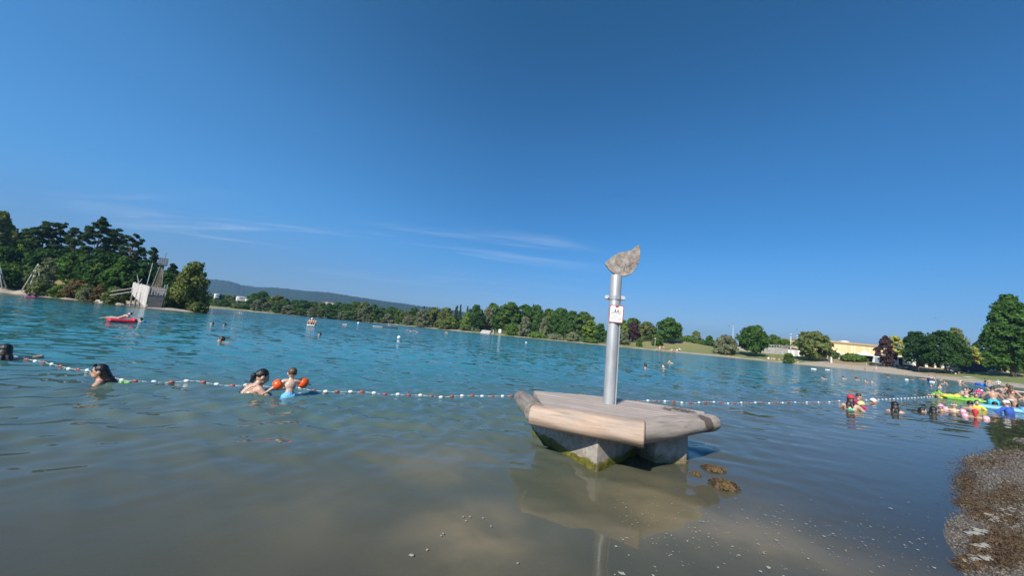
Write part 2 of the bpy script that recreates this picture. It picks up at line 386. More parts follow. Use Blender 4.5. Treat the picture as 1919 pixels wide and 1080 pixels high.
# ---------------------------------------------------------------- weathered timber, stone, steel
def wood_mat(name, light, dark, along='X', scale=5.0, stain=None, rough=0.8, coord='Object', crack=1.0):
    m, nt, p = newmat(name); t = N(nt, 'ShaderNodeTexCoord'); v = t.outputs[coord]
    st = {'X': (0.12, 1, 1), 'Y': (1, 0.12, 1), 'Z': (1, 1, 0.12)}[along]
    g1 = noise(nt, mapping(nt, v, st), scale*4, 6, 0.65, 0.3); g2 = noise(nt, mapping(nt, v, tuple(x**1.5 for x in st)), scale*14, 4, 0.6)
    g3 = noise(nt, v, scale*0.7, 4, 0.6)
    c = mixc(nt, maprange(nt, g1, 0.30, 0.68), dark, light)
    c = mixc(nt, mth(nt, 'MULTIPLY', maprange(nt, g2, 0.60, 0.70), 0.55*crack), c, tuple(x*0.35 for x in dark))
    c = mixc(nt, mth(nt, 'MULTIPLY', maprange(nt, g3, 0.45, 0.68), 0.40), c, (light[0]*.62, light[0]*.56, light[0]*.50))
    sp_ = noise(nt, v, scale*9, 3, 0.7)
    c = mixc(nt, mth(nt, 'MULTIPLY', maprange(nt, sp_, 0.64, 0.72), 0.5), c, tuple(x*0.4 for x in dark))
    if stain:                                # wet splashes that lie on this spot of the wood
        sc_, rr_ = stain; g = N(nt, 'ShaderNodeNewGeometry')
        s = N(nt, 'ShaderNodeVectorMath', operation='DISTANCE'); nt.links.new(g.outputs['Position'], s.inputs[0]); s.inputs[1].default_value = sc_
        k = mth(nt, 'ADD', mth(nt, 'DIVIDE', s.outputs['Value'], rr_), mth(nt, 'MULTIPLY', mth(nt, 'SUBTRACT', noise(nt, g.outputs['Position'], 9, 6, 0.65), 0.5), 3.2))
        c = mixc(nt, mth(nt, 'MULTIPLY', maprange(nt, k, 0.75, 0.60), 0.85), c, (0.075, 0.052, 0.045))
    nt.links.new(c, p.inputs['Base Color']); p.inputs['Roughness'].default_value = rough; p.inputs['Specular IOR Level'].default_value = 0.25
    b = N(nt, 'ShaderNodeBump'); b.inputs['Strength'].default_value = 0.75; b.inputs['Distance'].default_value = 0.006
    nt.links.new(mth(nt, 'ADD', mth(nt, 'MULTIPLY', g1, 0.6), mth(nt, 'MULTIPLY', maprange(nt, g2, 0.70, 0.60), 0.5)), b.inputs['Height']); nt.links.new(b.outputs[0], p.inputs['Normal'])
    return m
ZT = 0.5                                     # height of the deck over the water
fr_, lj_, lt_, rt_ = Vector((1.27, 3.44)), Vector((0.36, 3.80)), Vector((0.26, 4.76)), Vector((2.40, 4.33))
WL, WD = (0.44, 0.375, 0.31), (0.215, 0.175, 0.14)
M_log = wood_mat('log_wood', (0.55, 0.40, 0.295), (0.28, 0.205, 0.155))
M_log_grey = wood_mat('log_wood_grey', (0.46, 0.385, 0.325), (0.22, 0.185, 0.155), stain=((2.20, 4.10, 0.43), 0.13))
M_log_side = wood_mat('log_wood_side', (0.33, 0.285, 0.245), (0.12, 0.105, 0.09))
M_deck = wood_mat('deck_wood', (0.54, 0.45, 0.385), (0.31, 0.255, 0.215), stain=((2.08, 4.40, 0.50), 0.24), scale=4)
plat = thing('swimming_platform', 'weathered wooden platform on stone blocks in the shallow water, edged with thick rounded logs', 'platform', (1.24, 4.2, 0))
Pp = Vector((1.24, 4.2, 0))
deckpoly = [Vector((0.43, 3.93)), Vector((1.25, 3.58)), Vector((2.30, 4.30)), Vector((2.38, 4.46)), Vector((1.75, 4.80)), Vector((1.05, 4.95)), Vector((0.40, 4.86))]
mb = MB(); dirp = (fr_-lj_).normalized(); nrm = Vector((-dirp.y, dirp.x)); w = 0.118
cen = sum(deckpoly, Vector((0, 0)))/len(deckpoly)
prng = random.Random(4)
for k in range(-9, 10):
    a0 = cen + nrm*(k*w+0.003); a1 = cen + nrm*((k+1)*w-0.003)
    poly = clip(clip(deckpoly, a0, a0+dirp), a1+dirp, a1)
    if len(poly) < 3: continue
    area = sum(poly[i].cross(poly[(i+1) % len(poly)]) for i in range(len(poly)))
    if abs(area) < 0.004: continue
    if area < 0: poly = poly[::-1]
    dz = prng.uniform(-0.003, 0.003)
    mb.prism([(p.x-Pp.x, p.y-Pp.y) for p in poly], ZT-0.06+dz, ZT+dz)
rotdeck = math.atan2(dirp.y, dirp.x)
for v in mb.bm.verts: v.co = Matrix.Rotation(-rotdeck, 3, 'Z') @ v.co
mb.build('deck', M_deck, plat, rot=(0, 0, rotdeck))
# beams under the planks
mb = MB()
for q, y0, y1 in ((0.75, 3.95, 4.85), (1.25, 3.75, 4.85), (1.75, 4.1, 4.7)):
    mb.box((q-Pp.x, (y0+y1)/2-Pp.y, ZT-0.13), (0.12, y1-y0, 0.13))
mb.build('beam', M_log_side, plat)
def log(name, p0, p1, r0, r1, round0, round1, m, z, flat=0.86):
    """a log lying from p0 to p1, cut square or worn round at its ends, flattened underneath"""
    d = Vector((p1.x-p0.x, p1.y-p0.y, 0)); L = d.length; bm = bmesh.new(); seg = 28; ts = []
    rr_ = random.Random(hash(name) & 7)
    prof = []
    n = 26
    for i in range(n+1):
        t = i/n; r = r0+(r1-r0)*t + 0.004*math.sin(t*9+r0*90)
        x = t*L; e = 1.0
        if round0 and x < round0: e = math.sqrt(max(0, 1-(1-x/round0)**2))*0.97+0.03
        if round1 and L-x < round1: e = min(e, math.sqrt(max(0, 1-(1-(L-x)/round1)**2))*0.97+0.03)
        prof.append((x, r*e))
    if not round0: prof = [(0.0, prof[0][1]*0.93), (0.008, prof[0][1]*0.99)] + prof[1:]
    if not round1: prof = prof[:-1] + [(L-0.008, prof[-1][1]*0.99), (L, prof[-1][1]*0.93)]
    rings = []
    for x, r in prof:
        ring = []
        for k in range(seg):
            a = 2*math.pi*k/seg; w_ = 1+0.02*math.sin(3*a+x*5)+0.012*math.sin(7*a-x*11)
            yy, zz = r*w_*math.cos(a)*1.12, r*w_*math.sin(a)
            if zz < 0: zz *= flat
            ring.append(bm.verts.new((x, yy, zz)))
        rings.append(ring)
    for a, b in zip(rings[:-1], rings[1:]):
        for k in range(seg): bm.faces.new((a[k], a[(k+1) % seg], b[(k+1) % seg], b[k]))
    bm.faces.new(rings[0][::-1]); bm.faces.new(rings[-1])
    mb = MB(); mb.bm.free(); mb.bm = bm
    return mb.build(name, m, plat, 'auto', loc=(p0.x-Pp.x, p0.y-Pp.y, z), rot=(0, 0, math.atan2(d.y, d.x)))
def V2(x, y): return Vector((x, y))
o = log('edge_log', V2(0.318, 3.845), V2(1.315, 3.465), 0.112, 0.127, 0, 0, M_log, ZT-0.095); o['label'] = 'pale front log with a sawn end'
o = log('edge_log', V2(1.215, 3.505), V2(2.50, 4.40), 0.122, 0.100, 0, 0.22, M_log_grey, ZT-0.095); o['label'] = 'grey log with dark wet stains at its rounded tip'
o = log('edge_log', V2(0.365, 3.90), V2(0.235, 4.92), 0.112, 0.09, 0, 0.16, M_log_side, ZT-0.085); o['label'] = 'dark grey log on the far side'
# little metal plate on the end of the front log
# support blocks
def stone_mat():
    m, nt, p = newmat('block_stone'); t = N(nt, 'ShaderNodeTexCoord'); v = t.outputs['Object']
    n1 = noise(nt, v, 6, 6, 0.65, 1.6); n2 = noise(nt, mapping(nt, v, (1, 1, 2.2), (0.4, 0.5, 0.6)), 5, 5, 0.6, 2.6)
    c = mixc(nt, maprange(nt, n1, 0.35, 0.68), (0.22, 0.19, 0.165), (0.43, 0.385, 0.335))
    c = mixc(nt, mth(nt, 'MULTIPLY', maprange(nt, mth(nt, 'ABSOLUTE', mth(nt, 'SUBTRACT', n2, 0.5)), 0.02, 0.0), 0.6), c, (0.52, 0.49, 0.45))
    g = N(nt, 'ShaderNodeSeparateXYZ'); nt.links.new(v, g.inputs[0])
    tide = maprange(nt, mth(nt, 'ADD', g.outputs[2], mth(nt, 'MULTIPLY', n1, 0.08)), 0.15, 0.08)
    c = mixc(nt, mth(nt, 'MULTIPLY', tide, 0.55), c, (0.17, 0.10, 0.05))
    nt.links.new(c, p.inputs['Base Color']); p.inputs['Roughness'].default_value = 0.75
    b = N(nt, 'ShaderNodeBump'); b.inputs['Strength'].default_value = 0.5; b.inputs['Distance'].default_value = 0.006
    nt.links.new(n1, b.inputs['Height']); nt.links.new(b.outputs[0], p.inputs['Normal'])
    return m
M_stone = stone_mat()
M_algae = plain('algae', (0.20, 0.165, 0.02), 0.7, 0.3, 12, 0.6, col2=(0.07, 0.10, 0.010))
blkA = [(0.937, 3.615), (1.52, 4.27), (1.25, 4.72), (0.45, 4.76), (0.42, 4.70)]
blkB = [(1.50, 4.40), (1.66, 4.05), (2.02, 4.11), (2.22, 4.50), (1.80, 4.70)]
arng = np.random.RandomState(11)
for bi, blk in enumerate((blkA, blkB)):
    mb = MB(); mb.prism([(x-Pp.x, y-Pp.y) for x, y in blk], -0.55, ZT-0.195)
    es = [e for e in mb.bm.edges if abs(e.verts[0].co.z-e.verts[1].co.z) > 0.3]
    bmesh.ops.bevel(mb.bm, geom=es, offset=0.012, segments=2, affect='EDGES', profile=0.5)
    ob = mb.build('support_block', M_stone, plat, 'auto')
    # algae fringe at the waterline: a ragged mat of short blades on each face
    V, F = [], []
    n = len(blk)
    for i in range(n):
        a, b = Vector((*blk[i], 0))-Pp, Vector((*blk[(i+1) % n], 0))-Pp
        L = (b-a).length; t = (b-a)/L; nn = Vector((t.y, -t.x, 0))
        top = lambda s: 0.068 + 0.014*math.sin(s*9+i) + 0.008*math.sin(s*31)
        for _ in range(int(L*(3600 if bi == 0 else 500))):
            s_ = arng.uniform(0.0, L); z = arng.uniform(-0.09, 1)*1.0; z = -0.09 + (top(s_)+0.09)*arng.uniform(0, 1)**0.8
            wv = arng.uniform(0.0015, 0.004); h = arng.uniform(0.008, 0.02); o0 = arng.uniform(0.002, 0.014)
            p = a+t*s_+nn*(o0); p.z = z
            q = p + nn*arng.uniform(0.002, 0.012) + t*arng.uniform(-0.01, 0.01) + Vector((0, 0, -h))
            k = len(V); V += [p-t*wv, p+t*wv, q+t*wv*0.6, q-t*wv*0.6]; F.append((k, k+1, k+2, k+3))
    mesh_np('algae', [tuple(v) for v in V], F, [M_algae], parent=ob)

# ---------------------------------------------------------------- sign post on the deck
def steel_mat():
    m, nt, p = newmat('galvanised_steel'); t = N(nt, 'ShaderNodeTexCoord'); v = t.outputs['Object']
    vo = N(nt, 'ShaderNodeTexVoronoi'); vo.inputs['Scale'].default_value = 60; nt.links.new(v, vo.inputs['Vector'])
    n1 = noise(nt, mapping(nt, v, (1, 1, 0.25)), 9, 5, 0.6)
    c = mixc(nt, maprange(nt, n1, 0.3, 0.7), (0.33, 0.345, 0.355), (0.46, 0.475, 0.485))
    c = mixc(nt, maprange(nt, vo.outputs['Distance'], 0.2, 0.7, 0, 0.22), c, (0.30, 0.31, 0.32))
    streak = noise(nt, mapping(nt, v, (1, 1, 0.06)), 22, 3, 0.6)
    c = mixc(nt, mth(nt, 'MULTIPLY', maprange(nt, streak, 0.62, 0.72), 0.35), c, (0.27, 0.24, 0.22))
    nt.links.new(c, p.inputs['Base Color']); p.inputs['Metallic'].default_value = 0.35; nt.links.new(maprange(nt, n1, 0.3, 0.7, 0.42, 0.62), p.inputs['Roughness'])
    return m
M_steel = steel_mat()
PX_, PY_ = 1.2435, 4.4118
post = thing('sign_post', 'tall galvanised steel post standing on the wooden platform, topped by a flat shell shape', 'sign post', (PX_, PY_, ZT))
seg = 32; R_ = 0.068
MB().lathe([(R_, -0.55), (R_, 1.50), (R_-0.004, 1.515), (R_-0.012, 1.517), (0.03, 1.518)], seg=seg).build('pole', M_steel, post, 'auto')
mb = MB().lathe([(R_+0.001, 1.215), (R_+0.009, 1.215), (R_+0.009, 1.262), (R_+0.001, 1.262)], seg=seg)
for s in (-1, 1):                            # bolted ears of the clamp
    mb.box((s*(R_+0.022), -0.012, 1.238), (0.045, 0.03, 0.05), bevel=0.006)
    mb.tube((s*(R_+0.028), -0.05, 1.238), (s*(R_+0.028), 0.035, 1.238), 0.017, seg=14)
    mb.tube((s*(R_+0.028), -0.062, 1.238), (s*(R_+0.028), -0.05, 1.238), 0.024, seg=6)
view_az = math.atan2(PX_, PY_)
mb.build('pipe_clamp', M_steel, post, 'auto', rot=(0, 0, -view_az))
MB().box((0.055, -R_-0.002, 0.5), (0.012, 0.008, 1.0)).build('weld_seam', M_steel, post)
M_white = plain('sign_white', (0.80, 0.79, 0.78), 0.35, 0.04, 20)
M_red = plain('sign_red', (0.30, 0.035, 0.035), 0.4, 0.1, 20)
M_ink = plain('sign_ink', (0.02, 0.02, 0.022), 0.5, 0.05, 20)
def curve_mesh(name, splines, ext, m, parent, loc=(0, 0, 0), rot=(0, 0, 0), bevel=0.0, smooth_=False):
    cu = bpy.data.curves.new(name, 'CURVE'); cu.dimensions = '2D'; cu.fill_mode = 'BOTH'; cu.extrude = ext; cu.bevel_depth = bevel; cu.bevel_resolution = 1
    for pts in splines:
        s = cu.splines.new('POLY'); s.points.add(len(pts)-1); s.use_cyclic_u = True
        for q, (x, y) in zip(s.points, pts): q.co = (x, y, 0, 1)
    t = bpy.data.objects.new('tmp', cu); C.objects.link(t); me = evaluated(t); me.name = name
    me.materials.clear(); me.materials.append(m)
    o = bpy.data.objects.new(name, me); C.objects.link(o); o.parent = parent; o.location = loc; o.rotation_euler = rot
    return o
def text_mesh(name, body, size, m, parent, loc, ext=0.0004, bold=0.0):
    cu = bpy.data.curves.new(name, 'FONT'); cu.body = body; cu.size = size; cu.align_x = 'CENTER'; cu.align_y = 'CENTER'; cu.extrude = ext; cu.offset = bold
    t = bpy.data.objects.new('tmp', cu); C.objects.link(t); me = evaluated(t); me.name = name
    me.materials.clear(); me.materials.append(m)
    o = bpy.data.objects.new(name, me); C.objects.link(o); o.parent = parent; o.location = loc
    return o
def rrect(w, h, r, n=6):
    out = []
    for cx, cy, a0 in ((w/2-r, h/2-r, 0), (-w/2+r, h/2-r, 90), (-w/2+r, -h/2+r, 180), (w/2-r, -h/2+r, 270)):
        for i in range(n+1):
            a = rad(a0+90*i/n); out.append((cx+r*math.cos(a), cy+r*math.sin(a)))
    return out
SW, SH = 0.163, 0.205
sgn = curve_mesh('sign', [rrect(SW, SH, 0.015)], 0.0015, M_red, post)
sgn.rotation_euler = (Matrix.Rotation(-view_az+rad(-12), 3, 'Z') @ Matrix.Rotation(rad(90), 3, 'X') @ Matrix.Rotation(rad(-1.5), 3, 'Z')).to_euler()
vd = Vector((math.sin(view_az), math.cos(view_az), 0)); sd = Vector((vd.y, -vd.x, 0))
sgn.location = -vd*(R_+0.016) + sd*0.026 + Vector((0, 0, 1.04))
curve_mesh('panel', [rrect(SW-0.018, SH-0.018, 0.010)], 0.0006, M_white, sgn, (0, 0, 0.0025))
wv = []
for dy in (0.026, 0.009):
    xs = np.linspace(-0.060, 0.060, 40); up_ = [(x, dy+0.004*math.sin(x*130+0.5)+0.0032) for x in xs]; dn = [(x, dy+0.004*math.sin(x*130+0.5)-0.0032) for x in xs]
    wv.append(up_+dn[::-1])
for cx in (-0.014, 0.017):                   # two bathers in the water
    wv.append([(cx-0.0085, 0.030), (cx+0.0085, 0.030), (cx+0.0085, 0.043), (cx+0.004, 0.047), (cx-0.004, 0.047), (cx-0.0085, 0.043)])
    wv.append([(cx+0.0058*math.cos(a), 0.0555+0.0068*math.sin(a)) for a in np.linspace(0, 2*math.pi, 14)[:-1]])
curve_mesh('pictogram', wv, 0.0005, M_ink, sgn, (0, 0, 0.0042))
text_mesh('lettering', 'Nicht-', 0.030, M_ink, sgn, (-0.004, -0.026, 0.0042))
text_mesh('lettering', 'schwimmer', 0.028, M_ink, sgn, (0, -0.051, 0.0042))
text_mesh('lettering', 'Wassertiefe 1,35m', 0.0165, M_red, sgn, (0, -0.076, 0.0042))
curve_mesh('bracket', [[(-0.021, 0.0), (0.021, 0.0), (0.015, 0.016), (-0.015, 0.016)]], 0.002, M_red, sgn, (0.004, SH/2-0.025, 0.005))
# the shell: a flat plate of pierced stone
k_ = 0.00106*0.4                             # metres per pixel of a 15x enlargement
sh = [(50, 640), (75, 690), (140, 770), (220, 850), (300, 905), (360, 935), (460, 965), (570, 968), (660, 950), (740, 910), (810, 855), (880, 760), (935, 640), (965, 530), (985, 400), (985, 280), (970, 160), (950, 80), (932, 25),
      (880, 60), (820, 120), (760, 185), (700, 225), (620, 245), (540, 268), (440, 305), (350, 355), (270, 415), (200, 490), (120, 575)]
hol = []
def hole(x, y, a, b, ang): return [(x+a*math.cos(q)*math.cos(ang)-b*math.sin(q)*math.sin(ang), y+a*math.cos(q)*math.sin(ang)+b*math.sin(q)*math.cos(ang)) for q in np.linspace(0, 2*math.pi, 9)[:-1]]
sp = [(535, 455), (500, 425), (440, 400), (390, 415), (355, 450), (338, 492), (332, 545), (352, 600), (378, 650), (420, 690), (472, 718), (535, 733), (592, 730), (650, 722), (695, 697), (738, 670), (770, 630), (800, 585), (822, 540), (840, 497), (857, 460), (866, 422), (875, 385), (884, 350)]
for i, (x, y) in enumerate(sp):
    ang = math.atan2(y-480, x-(470 if i < 9 else 560)); s = 14 + 12*math.exp(-((i-13)/6.0)**2)
    hol.append(hole(x, y, s*1.15, s*0.85, ang))
    if 9 <= i <= 19:
        for f, q in ((-60, 0.50), (66, 0.62), (110, 0.42)):
            if f > 60 and not 11 <= i <= 16: continue
            hol.append(hole(x+f*math.cos(ang), y+f*math.sin(ang), s*q*1.25, s*q*0.8, ang))
hol.append([(480+44*math.cos(q)*1.0, 520+62*math.sin(q)) for q in np.linspace(2.2, 6.0, 14)] + [(480+38*math.cos(q), 520+55*math.sin(q)) for q in np.linspace(6.0, 2.2, 14)])
TR = lambda pts: [((x-400)*k_, -(y-930)*k_) for x, y in pts]
M_shell = plain('shell_stone', (0.31, 0.27, 0.235), 0.85, 0.22, 18, 0.7, col2=(0.15, 0.13, 0.115))
shell = curve_mesh('shell_ornament', [TR(sh)] + [TR(h) for h in hol], 0.016, M_shell, post, bevel=0.004)
shell.rotation_euler = (Matrix.Rotation(-view_az+rad(7), 3, 'Z') @ Matrix.Rotation(rad(90), 3, 'X') @ Matrix.Rotation(rad(-3), 3, 'Z')).to_euler()
shell.location = (0, 0, 1.53)
MB().box((0, 0, 1.535), (0.05, 0.012, 0.09), Matrix.Rotation(-view_az+rad(7), 3, 'Z')).build('bracket', M_steel, post)

# ---------------------------------------------------------------- buoy lines
M_rope = plain('rope', (0.55, 0.56, 0.55), 0.8, 0.15, 40)
M_fred = plain('float_red', (0.36, 0.085, 0.065), 0.45, 0.25, 30)
M_fwhite = plain('float_white', (0.72, 0.73, 0.72), 0.45, 0.12, 30)
def catmull(pts, n=24):
    out = []; P = [pts[0]]+list(pts)+[pts[-1]]
    for i in range(1, len(P)-2):
        a, b, c, d = P[i-1], P[i], P[i+1], P[i+2]
        for k in range(n):
            t = k/n; out.append(0.5*((2*b)+(c-a)*t+(2*a-5*b+4*c-d)*t*t+(3*b-a-3*c+d)*t**3))
    return out+[pts[-1]]
def buoy_line(name, label, px, spacing, fr, nmax, r0=0.008):
    pts = catmull([W0(*p) for p in px])
    root = thing(name, label, 'buoy line', pts[0])
    cum = [0.0]
    for a, b in zip(pts[:-1], pts[1:]): cum.append(cum[-1]+(b-a).length)
    def at_(s):
        i = min(max(np.searchsorted(cum, s)-1, 0), len(pts)-2); t = (s-cum[i])/max(1e-6, cum[i+1]-cum[i]); return pts[i].lerp(pts[i+1], t), (pts[i+1]-pts[i]).normalized()
    L = cum[-1]; sv = [0.05]
    while sv[-1] < L-0.3: sv.append(sv[-1]+spacing*(0.26+0.126*at_(sv[-1])[0].length))
    n = len(sv)
    cu = []
    for i in range(n*3+1):
        p, _ = at_(L*i/(n*3)); cu.append(p-pts[0]+Vector((0, 0, 0.010+water_z(p.x, p.y))))
    MB().path(cu, r0, 6).build('rope', M_rope, root, True)
    prot = []
    for m in (M_fred, M_fwhite):
        me = MB().lathe([(0.010, -1), (0.55, -0.86), (0.93, -0.45), (1.0, 0), (0.93, 0.45), (0.55, 0.86), (0.010, 1)], seg=12).build('float', m, None, True); prot.append(me.data); bpy.data.objects.remove(me)
    fl = []
    brg = random.Random(5)
    for i in range(n):
        p, d = at_(sv[i]+brg.uniform(-.015, .015)); fl.append((p, d, i))
    fl.sort(key=lambda f: (f[0]).length)
    for j, (p, d, i) in enumerate(fl):
        if j >= nmax: break
        o = bpy.data.objects.new('float', prot[i % 2]); C.objects.link(o); o.parent = root
        o.location = p-pts[0]+Vector((0, 0, 0.012+water_z(p.x, p.y)+brg.uniform(-.006, .004))); o.scale = (fr*0.82, fr*0.82, fr*1.25); o.rotation_euler = d.to_track_quat('Z', 'Y').to_euler()
    if len(fl) > nmax:
        mb = MB()
        for p, d, i in fl[nmax:]: mb.ball(p-pts[0]+Vector((0, 0, 0.02)), (fr, fr, fr*0.85), 8, 6)
        o = mb.build('float', M_fwhite, root, True); o['kind'] = 'stuff'
    return root
buoy_line('buoy_line', 'long rope with red and white floats crossing the water behind the wooden platform', [(-60, 655), (0, 664), (45, 673), (90, 683), (160, 697), (240, 713), (330, 717), (440, 723), (540, 728), (600, 733), (680, 738), (760, 741), (860, 744), (960, 746), (1090, 749), (1215, 753), (1310, 756), (1400, 756), (1490, 756), (1580, 754), (1660, 750), (1730, 746), (1790, 741), (1850, 736)], 0.17, 0.030, 98, 0.0045)
buoy_line('buoy_line', 'short floating rope slanting from the far beach through the crowd of bathers', [(1780, 712), (1800, 716), (1824, 722), (1850, 729)], 0.14, 0.05, 40, 0.02)

# ---------------------------------------------------------------- trees
def leaf_mat(name, col, trans=0.35, var=0.35):
    m, nt, p = newmat(name); nt.nodes.remove(p); out = nt.nodes['Material Output']
    a = N(nt, 'ShaderNodeAttribute', attribute_name='tint').outputs['Fac']
    c = mixc(nt, a, tuple(x*(1-var) for x in col), tuple(min(1, x*(1+var*1.2)) for x in (col[0]*1.15, col[1]*1.05, col[2]*0.9)))
    d = N(nt, 'ShaderNodeBsdfDiffuse'); nt.links.new(c, d.inputs[0])
    t = N(nt, 'ShaderNodeBsdfTranslucent'); nt.links.new(mixc(nt, 1.0, c, (1.0, 1.1, 0.6), 'MULTIPLY'), t.inputs[0])
    s = N(nt, 'ShaderNodeMixShader'); s.inputs[0].default_value = trans; nt.links.new(d.outputs[0], s.inputs[1]); nt.links.new(t.outputs[0], s.inputs[2])
    nt.links.new(s.outputs[0], out.inputs[0]); return m
LEAF = {k: leaf_mat('leaves_'+k, c) for k, c in dict(
    oak=(0.070, 0.147, 0.040), mid=(0.102, 0.178, 0.046), olive=(0.152, 0.194, 0.074), willow=(0.165, 0.205, 0.075), grey=(0.194, 0.225, 0.147), lime=(0.194, 0.287, 0.062),
    yellow=(0.403, 0.419, 0.132), purple=(0.090, 0.056, 0.070), pine=(0.050, 0.090, 0.046), spruce=(0.046, 0.081, 0.043), dark=(0.043, 0.096, 0.034), brown=(0.165, 0.130, 0.068)).items()}
M_bark = plain('bark', (0.13, 0.10, 0.075), 0.9, 0.3, 10, 0.6)
M_pbark = plain('pine_bark', (0.22, 0.13, 0.08), 0.9, 0.35, 6, 0.6)
def leaves(centres, normals, size, rng, aspect=1.0, droop=0.0, tints=None):
    n = len(centres); nr = normals + rng.normal(0, 0.55, (n, 3)); nr /= np.linalg.norm(nr, axis=1)[:, None]
    h = rng.normal(0, 1, (n, 3)); h[:, 2] -= droop*3
    t = h - nr*(h*nr).sum(1)[:, None]; t /= np.linalg.norm(t, axis=1)[:, None]; b = np.cross(nr, t)
    s = (size*rng.uniform(0.6, 1.35, n))[:, None]
    t = t*s*aspect; b = b*s
    k = rng.uniform(0.35, 0.8, (n, 1))
    V = np.stack([centres-t*0.9, centres-b*0.75+t*(k-0.6), centres+t, centres+b*0.75+t*(k-0.5)], 1).reshape(-1, 3)
    F = np.arange(4*n).reshape(-1, 4); return V, F, np.repeat(tints, 4) if tints is not None else None
def sphere_pts(n, rng):
    v = rng.normal(0, 1, (n, 3)); return v/np.linalg.norm(v, axis=1)[:, None]
PROFILE = {  # radius of the crown (of its half width) by height fraction
    'round': ([0, .12, .35, .6, .85, 1], [.35, .75, 1.0, .95, .62, .12]), 'tall': ([0, .1, .3, .55, .8, 1], [.62, .95, 1.0, .82, .55, .14]), 'egg': ([0, .15, .4, .7, 1], [.5, .9, 1, .7, .12]),
    'column': ([0, .1, .4, .75, 1], [.6, .9, 1, .8, .15]), 'cone': ([0, .1, .3, .6, 1], [.75, 1, .82, .45, .03]), 'dome': ([0, .1, .35, .7, 1], [.8, 1, 1, .8, .25]), 'flat': ([0, .3, .6, .85, 1], [.3, .6, .9, 1, .6])}
def crown(kind, H, base, wd, seed, nl=46, nleaf=4200, lsize=0.30, lobe=0.30, mat='oak', flat=0.8, droop=0.0, aspect=1.15, gap=0.5):
    """leaf clumps through the volume of a crown from `base` to H, `wd` wide; returns V, F, tint"""
    rng = np.random.RandomState(seed); hx, hy = PROFILE[kind]; ch = H-base; L = []
    for i in range(nl):
        f = (i+rng.uniform(0, 1))/nl; f = f**0.9
        r = np.interp(f, hx, hy)*wd/2; lr = lobe*wd/2*rng.uniform(0.55, 1.25)*(0.55+0.45*np.interp(f, hx, hy))
        a = i*2.399+rng.uniform(-.6, .6); q = rng.uniform(0.25, 1.0)**0.5*max(0.0, r-lr*0.75)
        z = base+f*ch; z = min(max(z, base+lr*flat*0.6), H-lr*flat*0.75)
        L.append((q*math.cos(a)+rng.normal(0, .03)*wd, q*math.sin(a)+rng.normal(0, .03)*wd, z, lr, rng.uniform(0, 1)))
    L = np.array(L); w_ = L[:, 3]**2; idx = rng.choice(nl, nleaf, p=w_/w_.sum())
    d = sphere_pts(nleaf, rng); d[:, 2] = np.where(rng.uniform(0, 1, nleaf) < 0.35*(1-gap), d[:, 2], np.abs(d[:, 2])*1.0-0.25*rng.uniform(0, 1, nleaf)*2)
    rr_ = rng.uniform(0.3, 1.0, nleaf)**0.45
    c = L[idx, :3] + d*(L[idx, 3]*rr_)[:, None]*np.array([1, 1, flat])
    if droop: c[:, 2] -= rng.uniform(0, 1, nleaf)**1.5*droop*ch*0.35; c[:, 2] = np.maximum(c[:, 2], base*0.4)
    tint = np.clip(L[idx, 4]*0.6+rng.uniform(0, 0.4, nleaf), 0, 1)
    return leaves(c, d, lsize, rng, aspect, droop, tint), L
def limbs(H, base, L, r0, seed, m, parent, lean=(0, 0)):
    rng = random.Random(seed); mb = MB(); pts = []
    n = 6
    for i in range(n+1):
        t = i/n; pts.append(Vector((lean[0]*t+rng.uniform(-1, 1)*0.015*H*t, lean[1]*t+rng.uniform(-1, 1)*0.015*H*t, t*(base+(H-base)*0.72)-0.3*(i == 0))))
    for i in range(n): mb.tube(pts[i], pts[i+1], r0*(1-i/n*0.75)*(1.35 if i == 0 else 1), r0*(1-(i+1)/n*0.75), 9)
    for k in rng.sample(range(len(L)), min(len(L), 14)):
        x, y, z = L[k, :3]; f = min(max((z-H*0.12)/(pts[-1].z), 0.15), 0.95)*0.8; i = min(int(f*n), n-1); p = pts[i].lerp(pts[i+1], f*n-i)
        q = Vector((x, y, z)); mid = p.lerp(q, 0.5)+Vector((0, 0, 0.05*H))*0.4
        mb.tube(p, mid, r0*0.30, r0*0.18, 6); mb.tube(mid, q, r0*0.18, r0*0.05, 6)
    return mb.build('trunk', m, parent, True)
